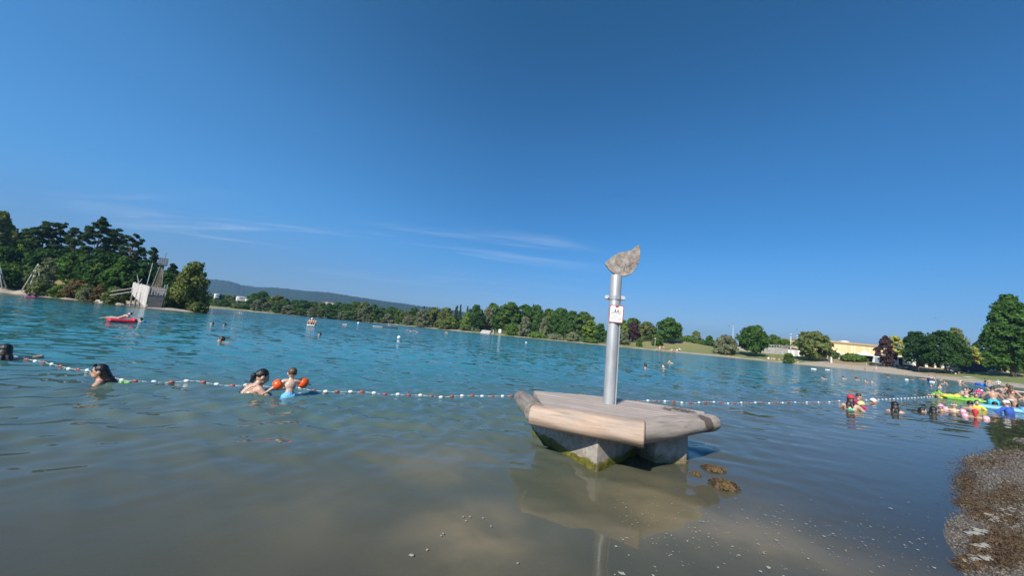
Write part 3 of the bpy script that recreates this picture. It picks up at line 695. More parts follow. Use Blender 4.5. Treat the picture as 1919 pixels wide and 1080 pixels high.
KINDS = {  # crown profile, leaf colour, base fraction, lobes, leaves, leaf size (of width), lobe size, flatness, droop
    'oak': ('round', 'oak', .16, 60, 5200, .034, .34, .85, 0), 'mid': ('round', 'mid', .14, 54, 5000, .034, .32, .85, 0), 'olive': ('round', 'olive', .12, 60, 4800, .034, .28, .85, 0.1), 'dome': ('dome', 'dark', .20, 80, 6500, .028, .30, .8, 0),
    'tall': ('tall', 'oak', .12, 90, 9000, .030, .36, .9, 0), 'poplar': ('column', 'olive', .06, 60, 4500, .06, .40, 1.2, 0), 'willow': ('dome', 'willow', .10, 60, 5500, .034, .28, 1.0, 0.9), 'grey': ('dome', 'grey', .05, 60, 5200, .034, .27, .9, 0.2),
    'lime': ('egg', 'lime', .12, 50, 4200, .036, .3, .85, 0), 'yellow': ('round', 'yellow', .2, 44, 3800, .04, .3, .8, 0), 'purple': ('egg', 'purple', .12, 56, 4600, .036, .27, .85, 0.1), 'spruce': ('cone', 'spruce', .04, 60, 4000, .05, .26, .6, 0.3),
    'birch': ('egg', 'olive', .18, 50, 3600, .036, .26, 1.0, 0.4), 'bush': ('dome', 'mid', .0, 40, 3000, .040, .36, .8, 0), 'bushdark': ('dome', 'dark', .0, 40, 3000, .040, .36, .8, 0), 'busholive': ('dome', 'olive', .0, 40, 2800, .040, .34, .8, 0),
    'reed': ('dome', 'brown', .0, 40, 2600, .036, .30, .7, 0.0), 'shrubgrey': ('dome', 'grey', .0, 40, 2600, .040, .32, .8, 0.1), 'darkmid': ('egg', 'oak', .08, 56, 4600, .036, .30, .9, 0)}
LIB = {}
def tree_mesh(kind, H, W_, seed):
    pr, mat, bf, nl, nleaf, ls, lb, fl, dr = KINDS[kind]
    (V, F, T), L = crown(pr, H, H*bf, W_, seed, nl, nleaf, max(W_, H*0.55)*ls, lb, mat, fl, dr)
    return V, F, T, L, mat, bf
def make_tree(kind, H, W_, seed, name, label, cat, loc, group=None, rz=0.0):
    root = thing(name, label, cat, loc, rz, group)
    V, F, T, L, mat, bf = tree_mesh(kind, H, W_, seed)
    o = mesh_np('foliage' if bf == 0 else 'crown', V, F, [LEAF[mat]], parent=root); a = o.data.attributes.new('tint', 'FLOAT', 'POINT'); a.data.foreach_set('value', T.astype(np.float32))
    if bf > 0: limbs(H, H*bf, L, 0.018*H+0.05, seed, M_bark, root)
    else:
        mb = MB(); r = random.Random(seed)
        for k in range(7): mb.tube((r.uniform(-.06, .06)*W_, r.uniform(-.06, .06)*W_, -0.2), (r.uniform(-.3, .3)*W_, r.uniform(-.3, .3)*W_, H*r.uniform(.5, .85)), 0.05, 0.02, 6)
        mb.build('stem', M_bark, root)
    return root
def dup(root, loc, rz=0.0, scale=(1, 1, 1), label=None, group=None):
    r = root.copy(); C.objects.link(r); r.location = loc; r.rotation_euler = (0, 0, rz); r.scale = scale
    if label: r['label'] = label
    if group: r['group'] = group
    for ch in list(root.children):
        c = ch.copy(); C.objects.link(c); c.parent = r
        for g in ch.children:
            d = g.copy(); C.objects.link(d); d.parent = c
    return r
def px_tree(kind, px, py, axis, wpx, name, label, cat='tree', seed=1, group=None, proto=None):
    """a tree whose top is seen at (px, py), standing `axis` metres deep, wpx wide in the photograph"""
    t = top_at(px, py, axis); g = gz(t.x, t.y); H = max(0.8, t.z-g); W_ = wpx*axis/FPX
    loc = (t.x, t.y, g-0.05)
    if proto is not None:
        p, pH, pW = proto
        return dup(p, loc, seed*1.7, (W_/pW, W_/pW, H/pH), label, group)
    return make_tree(kind, H, W_, seed, name, label, cat, loc, group, seed*0.9)
def pine(px, py, axis, wpx, seed, label, proto=None):
    t = top_at(px, py, axis); g = gz(t.x, t.y); H = t.z-g; W_ = wpx*axis/FPX; rng = np.random.RandomState(seed)
    root = thing('pine_tree', label, 'tree', (t.x, t.y, g-0.05), 0, 'pines on the wooded point')
    L = []; nb = 15
    for i in range(nb):
        f = (i+0.5)/nb; z = H*(0.36+0.62*f); r = W_/2*np.interp(f, [0, .25, .6, .85, 1], [.55, 1, .82, .55, .12])
        for k in range(4 if f < .9 else 2):
            a = rng.uniform(0, 6.28); q = r*rng.uniform(0.25, 0.95)
            L.append((q*math.cos(a), q*math.sin(a), z+rng.uniform(-.03, .03)*H, W_*rng.uniform(.065, .15)*(1-0.3*f), rng.uniform(0, 1)))
    L = np.array(L); n = 9500; w_ = L[:, 3]**2; idx = rng.choice(len(L), n, p=w_/w_.sum()); d = sphere_pts(n, rng)
    c = L[idx, :3]+d*(L[idx, 3]*rng.uniform(.2, 1, n)**.5)[:, None]*np.array([1, 1, .55]); d[:, 2] += .5
    V, F, T = leaves(c, d, 0.15, rng, 2.0, 0, np.clip(L[idx, 4]*.6+rng.uniform(0, .4, n), 0, 1))
    o = mesh_np('crown', V, F, [LEAF['pine']], parent=root); a = o.data.attributes.new('tint', 'FLOAT', 'POINT'); a.data.foreach_set('value', T.astype(np.float32))
    limbs(H*1.15, H*0.35, L, 0.013*H+0.05, seed, M_pbark, root)
    return root
# --- the wooded point on the left, in the order of the photograph
for i, (px, py, ax, w, lab) in enumerate([
    (91, 403, 84, 52, 'tall dark pine left of the three pines close together on the wooded point'), (121, 406, 86, 46, 'dark pine between two others on the wooded point, its top slightly notched'), (145, 414, 84, 40, 'slim dark pine just left of the tallest pine on the wooded point'),
    (196, 401, 82, 66, 'tallest dark pine on the wooded point with a broad rounded head'), (222, 420, 90, 40, 'dark pine close behind the right shoulder of the tallest pine'), (254, 431, 80, 52, 'dark pine with bare gaps between its branches, left of the wooden ship'),
    (287, 459, 78, 34, 'small dark pine right behind the mast of the wooden ship'), (327, 490, 72, 34, 'short leaning pine just right of the wooden ship')]):
    pine(px, py, ax, w, 20+i, lab)
G_ = 'broadleaf trees on the wooded point'
px_tree('bushdark', 20, 492, 71.5, 50, 'bush', 'dark bush on the bank between the two sets of white poles', 'bush', 180, 'undergrowth on the wooded point')
px_tree('busholive', 50, 503, 73, 40, 'bush', 'olive bush just left of the three white poles', 'bush', 181, 'undergrowth on the wooded point')
px_tree('poplar', 6, 384, 88, 40, 'poplar_tree', 'tall poplar at the left edge of the photo, higher than its neighbours', seed=31, group=G_)
px_tree('birch', 26, 410, 92, 46, 'birch_tree', 'pale loose birch beside the tall poplar at the left edge', seed=32, group=G_)
px_tree('darkmid', 52, 417, 94, 46, 'broadleaf_tree', 'dark round topped tree left of the pines on the wooded point', seed=33, group=G_)
px_tree('lime', 62, 434, 86, 44, 'broadleaf_tree', 'yellowish green tree in front of the dark wood, left of the pines', seed=34, group=G_)
for i, (kd, px, py, ax, w, lab) in enumerate([
    ('bushdark', 10, 450, 80, 90, 'dark bushes filling the gap under the poplar at the left edge'), ('darkmid', 60, 455, 84, 70, 'dark leafy tree under the pines, left of the white poles'), ('bushdark', 105, 458, 82, 80, 'dark thicket under the left pines'),
    ('darkmid', 150, 462, 80, 70, 'dark leafy tree in the shade below the tallest pine'), ('bushdark', 205, 468, 76, 90, 'large dark bush below the tallest pine'), ('bush', 185, 486, 73, 50, 'mid green bush at the foot of the tallest pine'),
    ('darkmid', 240, 478, 74, 70, 'dense green tree below the pine with bare gaps'), ('bushdark', 276, 490, 76, 70, 'dark bush directly behind the mast of the wooden ship'), ('bushdark', 318, 510, 68, 60, 'dark bush right of the wooden ship'),
    ('bush', 30, 485, 76, 70, 'bright green bush on the bank left of the white poles'), ('bushdark', 345, 530, 66, 60, 'dark low bush below the pale willow'), ('bushdark', 308, 527, 67, 44, 'low dark bush behind the stern of the wooden ship')]):
    px_tree(kd, px, py, ax, w, 'bush' if 'bush' in kd else 'broadleaf_tree', lab, 'bush' if 'bush' in kd else 'tree', 40+i, 'undergrowth on the wooded point')
px_tree('willow', 371, 488, 66, 66, 'willow_tree', 'pale green willow standing alone right of the wooden ship', seed=55)
for i, (kd, px, py, ax, w, lab) in enumerate([
    ('shrubgrey', 94, 473, 71, 42, 'pale upright shrub on the shore right of the white poles'), ('busholive', 80, 512, 70, 40, 'low olive shrub at the foot of the pale upright shrub'), ('reed', 150, 516, 70, 44, 'dry brown bracken on the bank below the pines'), ('bush', 118, 524, 69.5, 36, 'small green shrub on the shore beside the brown bracken'),
    ('busholive', 165, 525, 67, 34, 'rounded olive shrub on the sandy bank, left of the stones'), ('reed', 190, 526, 66, 28, 'dry tawny grass clump on the bank above the stones'), ('shrubgrey', 165, 532, 65.5, 26, 'grey green shrub at the edge of the sand below the pines'), ('busholive', 220, 534, 62.5, 38, 'round olive shrub on the shore left of the gangway of the ship'), ('busholive', 372, 566, 58, 34, 'dry grass tuft at the tip of the sandy spit')]):
    px_tree(kd, px, py, ax, w, 'shrub', lab, 'shrub', 60+i, 'shrubs on the shore of the wooded point')
# --- far shore: individual trees in a belt, copied from a few
protos = {}
def proto(kind, seed, H, W_):
    k = (kind, seed)
    if k not in protos:
        r = make_tree(kind, H, W_, seed, 'broadleaf_tree' if kind not in ('spruce',) else 'spruce_tree', 'x', 'tree', (0, 0, 0)); protos[k] = [r, H, W_, False]
    return protos[k]
def belt(kind, seed, px, py, axis, wpx, label, group, H=12.0, W_=9.0):
    p = proto(kind, seed, H, W_); t = top_at(px, py, axis); g = gz(t.x, t.y); h = max(1.0, t.z-g); w_ = wpx*axis/FPX
    if not p[3]:
        p[3] = True; r = p[0]; r.location = (t.x, t.y, g-0.1); r.scale = (w_/W_, w_/W_, h/H); r['label'] = label; r['group'] = group; return r
    return dup(p[0], (t.x, t.y, g-0.1), (px*7.3) % 6.28, (w_/W_, w_/W_, h/H), label, group)
brg = random.Random(12)
GB = 'trees in the belt along the far shore'; LB = 'dark green tree in the dense far belt between the willow and the sand spit'; LP = 'pale grey green tree at the front of the belt along the far shore'
tops = [(400, 560), (420, 548), (440, 556), (470, 560), (486, 546), (500, 553), (520, 556), (545, 560), (560, 566), (580, 563), (595, 562), (615, 571), (640, 572), (665, 574), (672, 566), (690, 574), (715, 579), (740, 581), (765, 583), (790, 586)]
topy = lambda x: float(np.interp(x, [a for a, b in tops], [b for a, b in tops]))
px = 396
i = 0
while px < 800:
    belt(('darkmid', 'oak', 'mid', 'olive', 'darkmid')[i % 5], 80+i % 7, px, topy(px)+brg.uniform(-3, 5), 238+brg.uniform(-4, 12), brg.uniform(28, 44), LB, GB); px += brg.uniform(13, 19); i += 1
px = 404
while px < 800:
    belt(('grey', 'olive', 'darkmid', 'grey', 'mid')[i % 5], 90+i % 6, px, topy(px)+brg.uniform(9, 17), 226+brg.uniform(-2, 3), brg.uniform(20, 32), LP if i % 5 in (0, 3) else 'low green tree at the waterside in the front row of the far belt', GB if i % 5 in (0, 3) else 'low trees in the front row of the far belt'); px += brg.uniform(14, 22); i += 1
for i, (px, py, w, lab) in enumerate([(390, 561, 30, 'bush hiding the lower part of the trailer beside the willow'), (410, 563, 26, 'bush below the small upright trailer'), (455, 570, 40, 'wide bush below the large white trailer')]):
    px_tree('bush', px, py, 231, w, 'bush', lab, 'bush', 170+i, 'bushes in front of the white trailers')
# --- the wood right of the sand spit
GW = 'trees of the wood behind the sand spit'
for i, (kd, sd, px, py, ax, w, lab) in enumerate([
    ('grey', 90, 793, 583, 212, 30, 'grey green tree at the left end of the wood behind the sand spit'), ('olive', 83, 815, 580, 214, 38, 'loose olive tree left of the spruces behind the sand spit'), ('olive', 92, 838, 580, 212, 34, 'thin grey tree close to the dead spruce'), ('spruce', 101, 857, 577, 210, 16, 'dead brownish spruce standing above the sand spit'),
    ('lime', 102, 845, 598, 200, 36, 'yellow green tree directly above the sand spit'), ('lime', 102, 876, 590, 198, 26, 'slim yellow green tree right of the dead spruce'), ('oak', 84, 893, 576, 206, 36, 'dark rounded tree, first of the dark crowns right of the sand spit'), ('dome', 103, 899, 591, 196, 34, 'low dome of dark leaves above the sand spit'),
    ('grey', 94, 918, 580, 206, 36, 'grey leaved tree between two dark crowns in the wood'), ('mid', 85, 925, 573, 214, 40, 'dark green crown behind the grey leaved tree'), ('mid', 104, 957, 571, 190, 56, 'tallest broad green tree in the middle of the wood'), ('oak', 105, 985, 576, 196, 46, 'dark crown right of the tallest broad tree in the wood'),
    ('oak', 84, 1005, 577, 200, 42, 'dark crown in the middle of the wood, third right of the tallest'), ('mid', 85, 1030, 584, 196, 42, 'green crown left of the tall grey willow at the water'), ('oak', 105, 1052, 583, 186, 46, 'dark green crown behind the tall grey willow at the water'), ('oak', 106, 1073, 588, 180, 40, 'dark crown left of the yellow green tree by the post'),
    ('mid', 104, 1098, 590, 176, 48, 'broad crown at the right end of the wood, left of the sign post'), ('lime', 102, 1108, 606, 165, 44, 'yellow green tree at the waterside left of the sign post'), ('darkmid', 81, 1126, 612, 162, 34, 'dark tree partly behind the sign post'), ('grey', 94, 986, 598, 172, 28, 'round grey willow at the edge of the small meadow'),
    ('grey', 107, 1021, 599, 168, 20, 'narrow tall grey willow at the water'), ('darkmid', 82, 1058, 608, 168, 30, 'bright green tree between the dark crowns and the water'), ('oak', 84, 940, 590, 200, 40, 'dark crown low behind the boat ramp'), ('darkmid', 83, 1010, 592, 190, 34, 'shaded tree filling the gap behind the narrow grey willow')]):
    belt(kd, sd, px, py, ax, w, lab, GW)
for i, (px, py, ax, w, lab) in enumerate([(795, 578, 330, 12, 0), (806, 579, 330, 10, 0), (820, 580, 340, 12, 0), (779, 580, 330, 10, 0), (864, 575, 330, 11, 0), (877, 578, 330, 11, 0), (1000, 575, 330, 10, 0)]):
    belt('spruce', 108, px, py, ax, w, 'dark pointed spruce top showing above the wood on the far shore', 'spruces behind the wood')
for i, (kd, px, py, ax, w, lab) in enumerate([('busholive', 873, 613, 193, 22, 'round pale shrub on the sand spit beside the boat ramp'), ('shrubgrey', 1042, 632, 163, 30, 'grey willow shrub at the water left of the sign post'), ('shrubgrey', 1074, 628, 158, 30, 'larger grey willow shrub at the water left of the sign post'), ('bush', 1106, 640, 153, 32, 'low green shrub at the water beside the sign post'),
    ('bush', 966, 612, 176, 40, 'green bush at the water under the tallest tree of the wood'), ('busholive', 830, 605, 197, 36, 'yellowish bush at the back of the sand spit'), ('bush', 1010, 628, 168, 40, 'long low bush along the water below the narrow willow')]):
    px_tree(kd, px, py, ax, w, 'shrub', lab, 'shrub', 120+i, 'shrubs along the far shore')
# --- right of the post
for i, (kd, px, py, ax, w, lab) in enumerate([
    ('darkmid', 1168, 606, 168, 34, 'dark tree directly right of the sign post'), ('lime', 1171, 612, 158, 22, 'small yellow green tree right of the sign post'), ('grey', 1168, 624, 150, 26, 'pale round willow shrub tree by the water right of the sign post'), ('purple', 1188, 608, 162, 36, 'dark purple leaved tree right of the sign post'), ('mid', 1187, 602, 175, 36, 'green crown above the purple leaved tree'),
    ('olive', 1213, 609, 160, 38, 'grey brown rounded tree right of the purple leaved tree'), ('oak', 1254, 602, 152, 50, 'round dark oak standing alone at the top of the meadow'), ('bush', 1232, 632, 148, 26, 'bright green bush at the left foot of the round dark oak'), ('bush', 1199, 640, 143, 14, 'small dark green shrub on the grass bank beneath the purple tree'),
    ('olive', 1305, 625, 190, 22, 'sparse tree with a dead top at the back of the meadow'), ('bush', 1290, 635, 175, 40, 'long pale hedge at the back of the meadow'), ('bush', 1313, 643, 160, 14, 'small round light green bush on the meadow'), ('darkmid', 1330, 634, 170, 24, 'dark tree left of the large grey willow'),
    ('grey', 1360, 632, 132, 46, 'large grey willow bush on the grass at the water'), ('oak', 1412, 614, 128, 60, 'broad dark green maple standing alone on the lawn'), ('mid', 1450, 630, 165, 30, 'rounded tree behind the grey bank right of the maple'), ('mid', 1470, 638, 162, 30, 'lower rounded tree behind the grey bank right of the maple'),
    ('olive', 1523, 623, 120, 66, 'wide olive green tree left of the yellow hall'), ('bush', 1478, 664, 112, 22, 'dark bush on the lawn in front of the grey bank'), ('purple', 1659, 628, 106, 34, 'dark purple tree in front of the right end of the yellow hall'), ('yellow', 1677, 628, 112, 34, 'yellow green tree between the purple tree and the dark domes'),
    ('dome', 1716, 619, 98, 50, 'dense dark dome shaped tree, left of the two by the kiosk'), ('dome', 1768, 617, 92, 72, 'larger dense dark dome shaped tree, right of the two by the kiosk'), ('willow', 1790, 609, 102, 44, 'pale yellow willow behind the larger dark dome tree'), ('yellow', 1824, 645, 98, 24, 'small pale yellow tree left of the giant tree'),
    ('tall', 1888, 546, 84, 80, 'giant dark green tree towering over the lawn at the right edge'), ('oak', 1925, 600, 92, 40, 'dark tree cut off by the right edge of the photo'), ('bush', 1600, 664, 118, 42, 'clipped green hedge in front of the yellow hall'), ('bush', 1560, 664, 124, 16, 'small dark hedge beside the round white sign'),
    ('bushdark', 1838, 655, 110, 60, 'dark hedge behind the lawn left of the giant tree'), ('bushdark', 1800, 668, 112, 50, 'dark hedge under the pale yellow willow'), ('bush', 1885, 664, 104, 70, 'green hedge under the giant tree'), ('bush', 1930, 668, 100, 50, 'green hedge at the right edge of the lawn'), ('darkmid', 1845, 618, 130, 40, 'far dark tree showing left of the giant tree')]):
    nm = 'bush' if kd in ('bush', 'bushdark') else ('willow_tree' if kd in ('willow',) else 'broadleaf_tree')
    px_tree(kd, px, py, ax, w, nm, lab, 'bush' if nm == 'bush' else 'tree', 140+i, 'trees and bushes on the right hand shore')

# --- far wood along the horizon and the long wooded ridge
def ridge(name, pts, axis, depth, m, zbase=0.0, n=260, rough=1.0):
    rs_ = np.random.RandomState(9); xs = np.linspace(pts[0][0], pts[-1][0], n); hs = np.interp(xs, [p[0] for p in pts], [p[1] for p in pts])
    V = []; rows = 9
    jit = rs_.normal(0, 1, (n, 3))
    for i, (x, h) in enumerate(zip(xs, hs)):
        g = at(x, axis); dv = g.normalized()
        for j in range(rows):
            f = j/(rows-1); prof = math.sin(min(1, f*1.25)*math.pi/2) if f < .8 else math.cos((f-.8)/.2*math.pi/2)
            p = g + dv*depth*(f-0.8)
            V.append((p.x, p.y, zbase+(h*prof if j else 0) + (rs_.normal(0, 1)*rough*(0 < j < rows-1))))
    i = np.arange(n-1)[:, None]*rows; j = np.arange(rows-1)[None, :]
    F = np.stack([i+j, i+rows+j, i+rows+j+1, i+j+1], -1).reshape(-1, 4)
    return mesh_np(name, V, F, [m], True)
def forest_mat(name, a, b, s):
    m, nt, p = newmat(name); g = N(nt, 'ShaderNodeNewGeometry')
    vo = N(nt, 'ShaderNodeTexVoronoi'); vo.inputs['Scale'].default_value = s; nt.links.new(g.outputs['Position'], vo.inputs['Vector'])
    c = mixc(nt, maprange(nt, noise(nt, g.outputs['Position'], s*0.25, 6, 0.65), 0.35, 0.65), a, b)
    nt.links.new(c, p.inputs['Base Color']); p.inputs['Roughness'].default_value = 1; p.inputs['Specular IOR Level'].default_value = 0
    bp = N(nt, 'ShaderNodeBump'); bp.inputs['Strength'].default_value = 1; bp.inputs['Distance'].default_value = 0.5/s; nt.links.new(vo.outputs['Distance'], bp.inputs['Height']); bp.invert = True
    nt.links.new(bp.outputs[0], p.inputs['Normal']); return m
M_for = forest_mat('ridge_forest', (0.016, 0.034, 0.016), (0.036, 0.060, 0.024), 0.07)
AX = 2600.0
true_h = lambda x: HC + HS*x - corr(x)
rp = [(200, 522), (325, 519), (397, 524), (420, 527), (435, 531), (444, 535), (471, 539), (516, 541), (562, 547), (610, 551), (652, 558), (713, 568), (773, 577), (800, 581), (840, 586), (880, 592), (930, 600)]
h_ = ridge('hills', [(x, max(2, (true_h(x)-y)*AX/FPX)) for x, y in rp], AX, 1300, M_for, 0, 320, 2.0); h_['kind'] = 'structure'
M_fw = forest_mat('far_wood', (0.035, 0.06, 0.025), (0.07, 0.10, 0.035), 0.25)
fwp = [(760, 585), (800, 588), (900, 598), (1000, 608), (1100, 617), (1240, 633), (1320, 640), (1390, 643), (1450, 648), (1520, 655), (1560, 662), (1640, 668), (1720, 672), (1850, 682), (1960, 690)]
f_ = ridge('distant_wood', [(x, max(3, (true_h(x)-y)*520/FPX*0.8)) for x, y in fwp], 520, 90, M_fw, 1.5, 420, 1.3); tag(f_, None, None, None, 'stuff')

# ---------------------------------------------------------------- summer haze over the lake
hm, hnt, hp_ = newmat('haze'); hnt.nodes.remove(hp_); pv_ = N(hnt, 'ShaderNodeVolumePrincipled'); hnt.links.new(pv_.outputs[0], hnt.nodes['Material Output'].inputs['Volume'])
pv_.inputs['Color'].default_value = (0.38, 0.65, 1.0, 1); pv_.inputs['Density'].default_value = 0.00021; pv_.inputs['Anisotropy'].default_value = 0.2
hz_ = MB().box((0, 0, 120), (9600, 9600, 248)).build('haze', hm); tag(hz_, None, None, None, 'stuff')

# ---------------------------------------------------------------- buildings and things on the shores
def upl(axis): return axis/FPX               # metres per photo pixel at a depth
def face_rz(v, extra=0.0): return -math.atan2(v.x, v.y)+rad(extra)   # local +Y looks away from the camera
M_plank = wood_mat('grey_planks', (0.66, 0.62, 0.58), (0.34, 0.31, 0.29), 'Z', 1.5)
M_plankd = wood_mat('dark_planks', (0.30, 0.28, 0.26), (0.14, 0.13, 0.12), 'X', 1.5)  # dark timber; on the ship's bow wall this tone stands in for shade
M_net = plain('rope_net', (0.30, 0.24, 0.15), 0.9, 0.3, 4)
M_pole = plain('pole_steel', (0.60, 0.61, 0.62), 0.5, 0.1, 3)
# the wooden play ship
sp0 = at(286, 57.5); SG = gz(sp0.x, sp0.y)
ship = thing('play_ship', 'weathered wooden play ship with a mast, standing half in the water below the pines', 'play ship', (sp0.x, sp0.y, 0.0), face_rz(sp0))
u = 0.0830/7.72*1.0                          # metres per pixel of the enlargement of the ship
srn = random.Random(8)
FLb, FRb, BRb, BLb = Vector((-0.55, 0.0)), Vector((1.20, 0.35)), Vector((-0.3, 4.9)), Vector((-2.35, 3.7))
def wall_planks(mb, p0, p1, zb0, zb1, zt0, zt1, n, th=0.05, gap=0.04, lean=Vector((0, 0)), jit=0.06):
    d = p1-p0; L = d.length; t = d/L; nn = Vector((t.y, -t.x)); w_ = L/n
    for i in range(n):
        a, b = p0+t*(i*w_+gap*w_*0.5), p0+t*((i+1)*w_-gap*w_*0.5); f = (i+.5)/n; zb = zb0+(zb1-zb0)*f; zt = zt0+(zt1-zt0)*f+srn.uniform(-jit, jit)
        lo = lean*0.0; hi = lean*(zt-zb)
        q = [(a, lo, zb), (b, lo, zb), (b, hi, zt), (a, hi, zt)]
        v = [mb.bm.verts.new((p.x+l.x+nn.x*o, p.y+l.y+nn.y*o, z)) for o in (0.0, th) for p, l, z in q]
        for fi in ((0, 1, 2, 3), (7, 6, 5, 4), (0, 4, 5, 1), (1, 5, 6, 2), (2, 6, 7, 3), (3, 7, 4, 0)): mb.bm.faces.new([v[k] for k in fi])
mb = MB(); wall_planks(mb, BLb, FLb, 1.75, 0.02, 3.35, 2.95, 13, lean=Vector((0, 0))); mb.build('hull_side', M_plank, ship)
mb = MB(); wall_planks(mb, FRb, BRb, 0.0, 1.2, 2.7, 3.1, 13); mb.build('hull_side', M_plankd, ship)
mb = MB()
for i in range(9): mb.box(((FLb.x+FRb.x)/2, (FLb.y+FRb.y)/2+0.02, 0.12+i*0.2), ((FRb-FLb).length*(0.94-0.03*(8-i)*0.5), 0.06, 0.185), Matrix.Rotation(math.atan2(FRb.y-FLb.y, FRb.x-FLb.x), 3, 'Z'))
mb.build('bow_wall', M_plankd, ship)  # same pale timber as the hull; shade on this face put into the colour
MB().prism([tuple(BLb), tuple(FLb), tuple(FRb), tuple(BRb)], 1.72, 1.82).build('deck', M_plankd, ship)
mb = MB()
for a, b in ((FLb, FRb), (FRb, BRb)):
    for i in range(7):
        p = a.lerp(b, i/6); mb.box((p.x, p.y, 2.35 if a == FLb else 2.9), (0.09, 0.09, 1.1), Matrix.Rotation(srn.uniform(-.06, .06), 3, 'Y'))
    for z in (2.1, 2.45, 2.85):
        mb.tube((a.x, a.y, z), (b.x, b.y, z), 0.04, 0.04, 6)
mb.build('railing', M_plank, ship)
mb = MB()
for i in range(4): mb.box((FLb.x+0.25+i*0.36, 0.55, 2.3), (0.25, 0.06, 0.9+0.2*(i % 2)), Matrix.Rotation(srn.uniform(-.12, .12), 3, 'Y'))
mb.build('parapet_board', M_plank, ship)
MX, MY = 0.25, 2.0
mb = MB()
for sx, sy in ((-.75, -.6), (.55, -.6), (.55, .6), (-.75, .6)): mb.tube((MX+sx, MY+sy, 1.8), (MX+sx*0.26, MY+sy*0.3, 6.1), 0.075, 0.06, 8)
mb.tube((MX+0.12, MY, 1.8), (MX+0.12, MY, 8.0), 0.07, 0.04, 8)
mast = mb.build('mast', M_plankd, ship)
V, F = [], []
mb = MB()
cs = [Vector((-.75, -.6)), Vector((.55, -.6)), Vector((.55, .6)), Vector((-.75, .6))]
for s in range(4):
    a, b = cs[s], cs[(s+1) % 4]
    for i in range(1, 15):
        f = i/15; k = 1-f*0.72; z = 1.8+4.3*f; mb.tube((MX+a.x*k, MY+a.y*k, z), (MX+b.x*k, MY+b.y*k, z), 0.035, 0.035, 5)
    for i in range(1, 7):
        q = a.lerp(b, i/7); mb.tube((MX+q.x, MY+q.y, 1.8), (MX+q.x*.28, MY+q.y*.28, 6.1), 0.035, 0.03, 5)
mb.build('rope_net', M_net, mast)
mb = MB(); mb.box((MX, MY, 6.15), (1.0, 1.0, 0.08))
for k in range(4):
    R4 = Matrix.Rotation(k*math.pi/2, 3, 'Z')
    for i in range(4): mb.box(Vector((MX, MY, 0))+R4 @ Vector((-0.36+i*0.24, -0.5, 0))+Vector((0, 0, 6.68)), (0.20, 0.04, 0.95), R4)
mb.build('crows_nest', M_plankd, mast)
mb = MB().tube((-0.95, 1.0, 1.8), (-0.80, 1.0, 6.2), 0.045, 0.03, 7); mb.build('flag_pole', M_pole, ship)
mb = MB().tube((-1.7, 2.2, 3.0), (-2.1, 2.2, 4.3), 0.06, 0.05, 7); mb.tube((-1.9, 2.6, 3.0), (-1.55, 2.6, 3.9), 0.05, 0.04, 7); mb.build('timber_strut', M_plank, ship)
mb = MB()
for p in (BLb+Vector((0.15, -0.1)), BLb.lerp(FLb, .35), BLb.lerp(FLb, .6), BRb, BLb.lerp(BRb, .5), FRb+Vector((-.2, .3))): mb.tube((p.x, p.y, -1.2), (p.x, p.y, 2.0), 0.10, 0.10, 8)
mb.build('stilt', M_plankd, ship)
mb = MB()
for i in range(9): mb.box((-2.5-i*0.22, 3.9+i*0.05, 1.95-i*0.085), (0.20, 0.9, 0.06), Matrix.Rotation(rad(-12), 3, 'Y'))
for s in (-.45, .45): mb.tube((-2.3, 3.9+s, 2.5), (-4.4, 4.3+s, 1.75), 0.045, 0.045, 6); mb.tube((-2.3, 3.9+s, 2.0), (-4.4, 4.3+s, 1.2), 0.06, 0.06, 6)
mb.build('gangway', M_plank, ship)
ship.scale = (1.1, 1.1, 1.14)
# swing frames on the left shore
def frame_at(apex, feet, axis, label, r=0.09, loc_px=None):
    A = top_at(*apex, axis); g0 = at(feet[0][0], axis); root = thing('swing_frame', label, 'swing frame', (g0.x, g0.y, 0), 0, 'swing frames on the shore of the wooded point')
    for (px, dax) in feet:
        b = at(px, axis+dax); b.z = gz(b.x, b.y)-0.2; MB().tube(b-g0, A-g0, r, r*0.8, 8).build('leg', M_pole, root, True)
    return root
frame_at((72, 484), [(40, 0), (52, -1.5), (80, 0.6)], 70.5, 'three white steel poles meeting in a point on the shore of the wooded point')
frame_at((-3, 480), [(6, 0), (15, 0.6), (-12, 0)], 69.5, 'white steel poles cut off by the left edge of the photo')
# rocks along the sandy bank
M_rock = plain('shore_rock', (0.50, 0.45, 0.39), 0.9, 0.25, 2, 0.5)
rr_ = random.Random(21)
def rock(px, axis, size, label, group, z=None, m=None):
    g = at(px, axis); bm = bmesh.new(); bmesh.ops.create_icosphere(bm, subdivisions=2, radius=size)
    for v in bm.verts: v.co *= rr_.uniform(0.75, 1.15); v.co.z *= 0.6
    mb = MB(); mb.bm.free(); mb.bm = bm
    o = mb.build('rock', m or M_rock, None, False, loc=(g.x, g.y, gz(g.x, g.y)+size*0.2), rot=(0, 0, rr_.uniform(0, 6))); return tag(o, label, 'rock', group)
for i in range(16): rock(188+i*2.6+rr_.uniform(-1, 1), 63.3-i*0.10+rr_.uniform(-.2, .8), rr_.uniform(.25, .6), 'pale stone lying in the row along the waterline between the shrubs and the ship', 'stones along the waterline of the wooded point')
